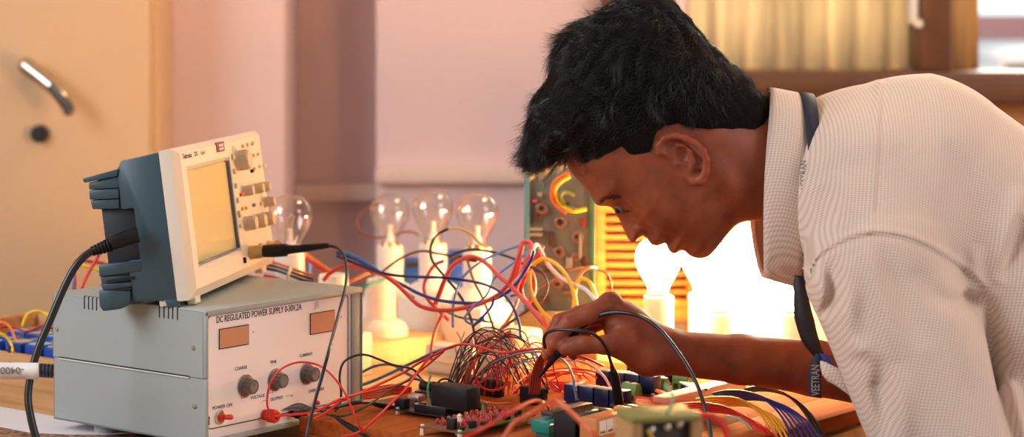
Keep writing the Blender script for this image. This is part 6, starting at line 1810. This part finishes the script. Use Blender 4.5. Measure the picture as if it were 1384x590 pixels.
wire([(700, 404, 2.74), (692, 424, 2.72), (678, 444, 2.7), (664, 460, 2.66), (650, 478, 2.62)], 2.4, 'orange', 'orange wire slanting down into the jumper wires')
# jumper wires: a dense nest between the sockets
rj = random.Random(21)
def jump(a, b, top, r, col, lab, grp, jit=8):
    """arc from pin a to pin b, both (px, py, Y), reaching up to the pixel row 'top'"""
    pts = []
    lean = rj.uniform(-.25, .25); dy = rj.uniform(-.03, .03)
    for k_ in range(9):
        t_ = k_ / 8; s_ = math.sin(math.pi * t_)
        tx = t_ + lean * s_ * 0.3 - rj.uniform(-0.02, 0.05) * math.sin(2 * math.pi * t_)          # sides bulge like a springy loop
        y0_ = a[1] + (b[1] - a[1]) * t_
        pts.append((a[0] + (b[0] - a[0]) * tx + rj.uniform(-1, 1) * jit * .2, y0_ + (top - min(a[1], b[1])) * s_ ** 0.9, a[2] + (b[2] - a[2]) * t_ + dy * s_))
    return wire(pts, r, col, lab, name='jumper_wire', group=grp, seg=6, cat='wire')
for k in range(17):
    a = (rj.uniform(596, 640), rj.uniform(529, 537), rj.uniform(2.56, 2.61)); b_ = (rj.uniform(670, 745), rj.uniform(518, 536), rj.uniform(2.56, 2.66))
    jump(a, b_, rj.uniform(440, 480), rj.uniform(0.8, 1.1), 'black', 'thin black jumper wire arched high over the driver board', 'black jumper wires')
for k in range(20):
    a = (rj.uniform(600, 700), rj.uniform(522, 537), rj.uniform(2.56, 2.64)); b_ = (rj.uniform(665, 765), rj.uniform(490, 538), rj.uniform(2.56, 2.70))
    jump(a, b_, rj.uniform(442, 500), rj.uniform(0.6, 0.9), 'red', 'thin red jumper wire arched over the driver board', 'red jumper wires')
for k in range(14):
    a = (rj.uniform(690, 730), rj.uniform(515, 535), rj.uniform(2.58, 2.66)); b_ = (rj.uniform(770, 832), rj.uniform(505, 520), rj.uniform(2.62, 2.76))
    jump(a, b_, rj.uniform(462, 498), rj.uniform(0.7, 1.1), 'red', 'thin red jumper wire running under the man\'s fingers to the relays', 'red wires to the relays', 6)
for k in range(7):
    a = (rj.uniform(598, 640), rj.uniform(530, 536), 2.58); b_ = (rj.uniform(600, 650), rj.uniform(446, 470), rj.uniform(2.64, 2.7))
    jump(a, b_, rj.uniform(430, 446), 0.9, ('brown', 'grey')[k % 2], 'thin upright dull jumper wire over the black socket block', 'dull upright jumper wires', 4)
for k in range(6):
    a = (rj.uniform(640, 670), rj.uniform(516, 526), 2.66); b_ = (rj.uniform(690, 740), rj.uniform(470, 500), rj.uniform(2.60, 2.7))
    jump(a, b_, rj.uniform(452, 480), 1.0, ('blue', 'navy', 'sky')[k % 3], 'thin blue jumper wire among the red ones', 'blue jumper wires', 6)
ob = wmat('rust_wire_skin', (196, 92, 52))
for k in range(4):
    wire([(628 + k * 2, 531, 2.6), (628 + k * 2, 512, 2.6), (633 + k * 2, 494, 2.6), (645 + k * 2, 477, 2.61), (664 + k * 2, 463, 2.62), (690, 446 + k * 2, 2.64)], 1.7, ob, 'rust coloured wire of the flat strand rising from the socket block', group='rust strand')
for k in range(5):
    wire([(716 + k * 3, 532, 2.57), (718 + k * 3, 514, 2.565), (722 + k * 2.6, 498, 2.56), (727 + k * 2, 486, 2.55), (736 + k * 2, 474, 2.54)], 1.9, wmat('maroon_wire_skin', (150, 58, 48)), 'red-brown wire of the thick upright strand beside the probe', group='red-brown strand')
# flat red bundle behind the strand
for k in range(6):
    wire([(726, 519 + k * 2.4, 2.74 - k * .01), (745, 516 + k * 2.5, 2.73 - k * .01), (766, 517 + k * 2.5, 2.72 - k * .01), (790, 514 + k * 2.2, 2.74)], 1.7, 'red', 'red wire of the flat bundle lying behind the navy relays', group='flat red bundle')
for k in range(5):
    wire([(486, 527 + k * 3, 2.72), (510, 523 + k * 3.4, 2.71), (534, 520 + k * 3, 2.70), (556, 524 + k * 2, 2.68)], 1.5, 'red', 'red wire of the bundle lying on the bench beside the power supply', group='red bundle on the bench')
wire([(582, 507, 2.55), (578, 526, 2.53), (583, 548, 2.52), (597, 562, 2.51), (616, 567, 2.5), (636, 563, 2.5), (650, 556, 2.51), (653, 546, 2.52), (657, 545, 2.52), (659, 555, 2.53)], 1.6, 'green', 'teal wire hanging in a loop before the controller board')
wire([(588, 530, 2.53), (606, 529, 2.53), (626, 533, 2.54), (646, 540, 2.55), (668, 545, 2.56), (690, 544, 2.57)], 1.5, 'orange', 'orange-red wire across the front of the socket block')
wire([(640, 488, 2.58), (642, 508, 2.58), (650, 522, 2.58), (664, 527, 2.58), (678, 524, 2.59), (690, 514, 2.6)], 1.5, 'red', 'red wire dipping before the low pin socket')
wire([(588, 520, 2.54), (598, 512, 2.54), (610, 514, 2.54), (622, 528, 2.55), (632, 544, 2.55)], 1.5, 'black', 'black wire hooped over the corner of the socket block')
wire([(650, 510, 2.58), (658, 496, 2.58), (676, 486, 2.57), (700, 478, 2.56), (724, 475, 2.55), (748, 479, 2.54), (765, 490, 2.53), (774, 508, 2.52), (779, 530, 2.51)], 1.6, 'grey', 'slate wire arching down to a pin between the board and relays')
t = thing('pin_plug', 'slim blue-grey pin plug standing on the long dark chip', 'plug', P(780, 545, 2.51))
wtube([(775, 512, 2.515), (778, 530, 2.512), (781, 546, 2.51)], 2.0, None, wmat('slate_blue_skin', (96, 116, 170)), 'sleeve', t); wtube([(780, 540, 2.51), (782, 552, 2.509)], 3.2, None, black, 'pin_body', t)
wire([(757, 486, 2.56), (780, 487, 2.56), (800, 494, 2.56), (816, 508, 2.55), (826, 526, 2.54), (831, 540, 2.53), (829, 548, 2.53), (820, 551, 2.53)], 1.9, wmat('rose_wire_skin', (230, 160, 140)), 'pale rose wire curving down to the black connector shells')
# test lead held in the fingers, its black plug, and the second lead
t = thing('test_probe', 'black test probe gripped between the man\'s thumb and fingers', 'probe', P(750, 490, 2.46))
wtube([(729, 510, 2.475), (742, 492, 2.465), (756, 475, 2.455), (768, 462, 2.455), (782, 447, 2.47)], 6.0, None, black, 'probe_body', t, rr=[.25, .6, 1, 1.1, .8])
wtube([(778, 450, 2.465), (792, 437, 2.46), (808, 427, 2.45), (828, 422, 2.44), (850, 423, 2.43), (872, 430, 2.42), (893, 446, 2.40), (912, 469, 2.38), (930, 496, 2.36), (944, 524, 2.34), (953, 552, 2.32), (959, 575, 2.31), (961, 598, 2.30), (958, 645, 2.30)], 2.7, None, black_gloss, 'lead', t, rr=[1.7, 1.25, 1, 1, 1, 1])
t = thing('banana_plug', 'black plug standing before the relays with a lead arched to the man\'s fingers', 'plug', P(835, 545, 2.46))
wtube([(737, 470, 2.44), (735, 458, 2.435), (740, 449, 2.43), (755, 445, 2.42), (775, 446, 2.41), (795, 448, 2.405), (809, 456, 2.41), (819, 470, 2.42), (826, 490, 2.43), (829, 502, 2.44)], 2.2, None, black_gloss, 'lead', t)
wtube([(827, 494, 2.44), (831, 508, 2.45), (834, 528, 2.46), (837, 548, 2.47)], 6.6, None, black, 'plug_body', t, rr=[.45, .9, 1, 1.05])
# red wires and ribbon at the near edge of the plank
for k in range(7):
    wire([(858, 536 + k * 2.0, 2.58 - k * .01), (876, 538 + k * 2.2, 2.57 - k * .01), (900, 543 + k * 2.0, 2.56 - k * .01), (930, 547 + k * 1.8, 2.53 - k * .01)], 1.6, 'red', 'red wire of the bundle between the green terminals and pale strip', group='red terminal bundle')
for k in range(4):
    wire([(887 + k * 3, 527 + k, 2.60), (898 + k * 4, 534 + k, 2.59), (906 + k * 5, 540 - k, 2.58)], 2.6, 'orange', 'short orange wire between two green screw terminals', group='short orange wires')
for k in range(5):
    wire([(919 + k * 4, 516 + k * .4, 2.64), (930 + k * 4, 521 + k * .4, 2.62), (943 + k * 4, 526, 2.60)], 1.3, ('white', 'black')[k % 2], ('short white', 'short black')[k % 2] + ' wire striped beside the green terminal under the forearm', group=('short white wires', 'short black wires')[k % 2])
def ribbon_wires(base, n, off, r, col, lab, grp):
    for k in range(n):
        j = k - (n - 1) / 2
        wire([(x + off[0] * j * (0.25 + 0.75 * i / (len(base) - 1)), y + off[1] * j * (1 - 0.3 * i / (len(base) - 1)), Y - 0.004 * j) for i, (x, y, Y) in enumerate(base)], r, col, lab, group=grp)
ribbon_wires([(969, 538, 2.555), (989, 534, 2.53), (1014, 534, 2.50), (1040, 540, 2.47), (1062, 554, 2.44), (1080, 574, 2.41), (1092, 596, 2.39)], 6, (9, 2.6), 1.6, 'navy', 'blue wire of the ribbon falling over the plank edge', 'blue ribbon wires')
ribbon_wires([(945, 545, 2.55), (975, 542, 2.53), (1003, 543, 2.49), (1026, 552, 2.46), (1046, 570, 2.43), (1060, 596, 2.40)], 5, (8, 3.0), 1.7, wmat('golden_wire_skin', (226, 160, 40)), 'golden wire of the ribbon falling over the plank edge', 'golden ribbon wires')
ribbon_wires([(925, 552, 2.53), (952, 550, 2.51), (985, 554, 2.48), (1010, 564, 2.45), (1030, 580, 2.42), (1042, 598, 2.40)], 5, (8, 3.2), 1.5, 'red', 'red wire of the ribbon falling over the plank edge', 'red ribbon wires')
ribbon_wires([(1003, 530, 2.58), (1022, 525, 2.56), (1046, 527, 2.53), (1068, 536, 2.49), (1088, 554, 2.45), (1104, 578, 2.42), (1114, 600, 2.39)], 3, (6, 2.5), 1.7, 'black', 'black wire of the ribbon falling over the plank edge', 'black ribbon wires')
wire([(984, 562, 2.46), (1000, 566, 2.45), (1014, 576, 2.44), (1026, 592, 2.42)], 1.8, wmat('sage_wire_skin', (150, 170, 140)), 'sage green wire at the near edge of the ribbon')
# out of focus wires nearest the camera
wire([(640, 765, 1.95), (664, 640, 1.95), (690, 577, 1.95), (715, 560, 1.95), (740, 544, 1.95), (752, 540, 1.95), (768, 553, 1.94), (788, 573, 1.93), (805, 592, 1.92), (822, 660, 1.92), (830, 775, 1.92)], 3.2, wmat('blurred_rust_skin', (214, 96, 60)), 'out-of-focus rust wire bent in front of the teal chip socket')
wire([(560, 750, 1.98), (580, 640, 1.98), (610, 600, 1.98), (650, 580, 1.98), (690, 556, 1.97), (722, 541, 2.1), (738, 546, 2.35), (744, 556, 2.47)], 2.6, 'red', 'out-of-focus red wire slanting before the driver board')
wire([(880, 752, 1.98), (890, 660, 1.98), (912, 575, 1.98), (930, 557, 1.98), (948, 561, 1.97), (968, 566, 1.97), (984, 600, 1.97), (990, 756, 1.97)], 4.0, 'red', 'short out-of-focus red wire beside the coil module')
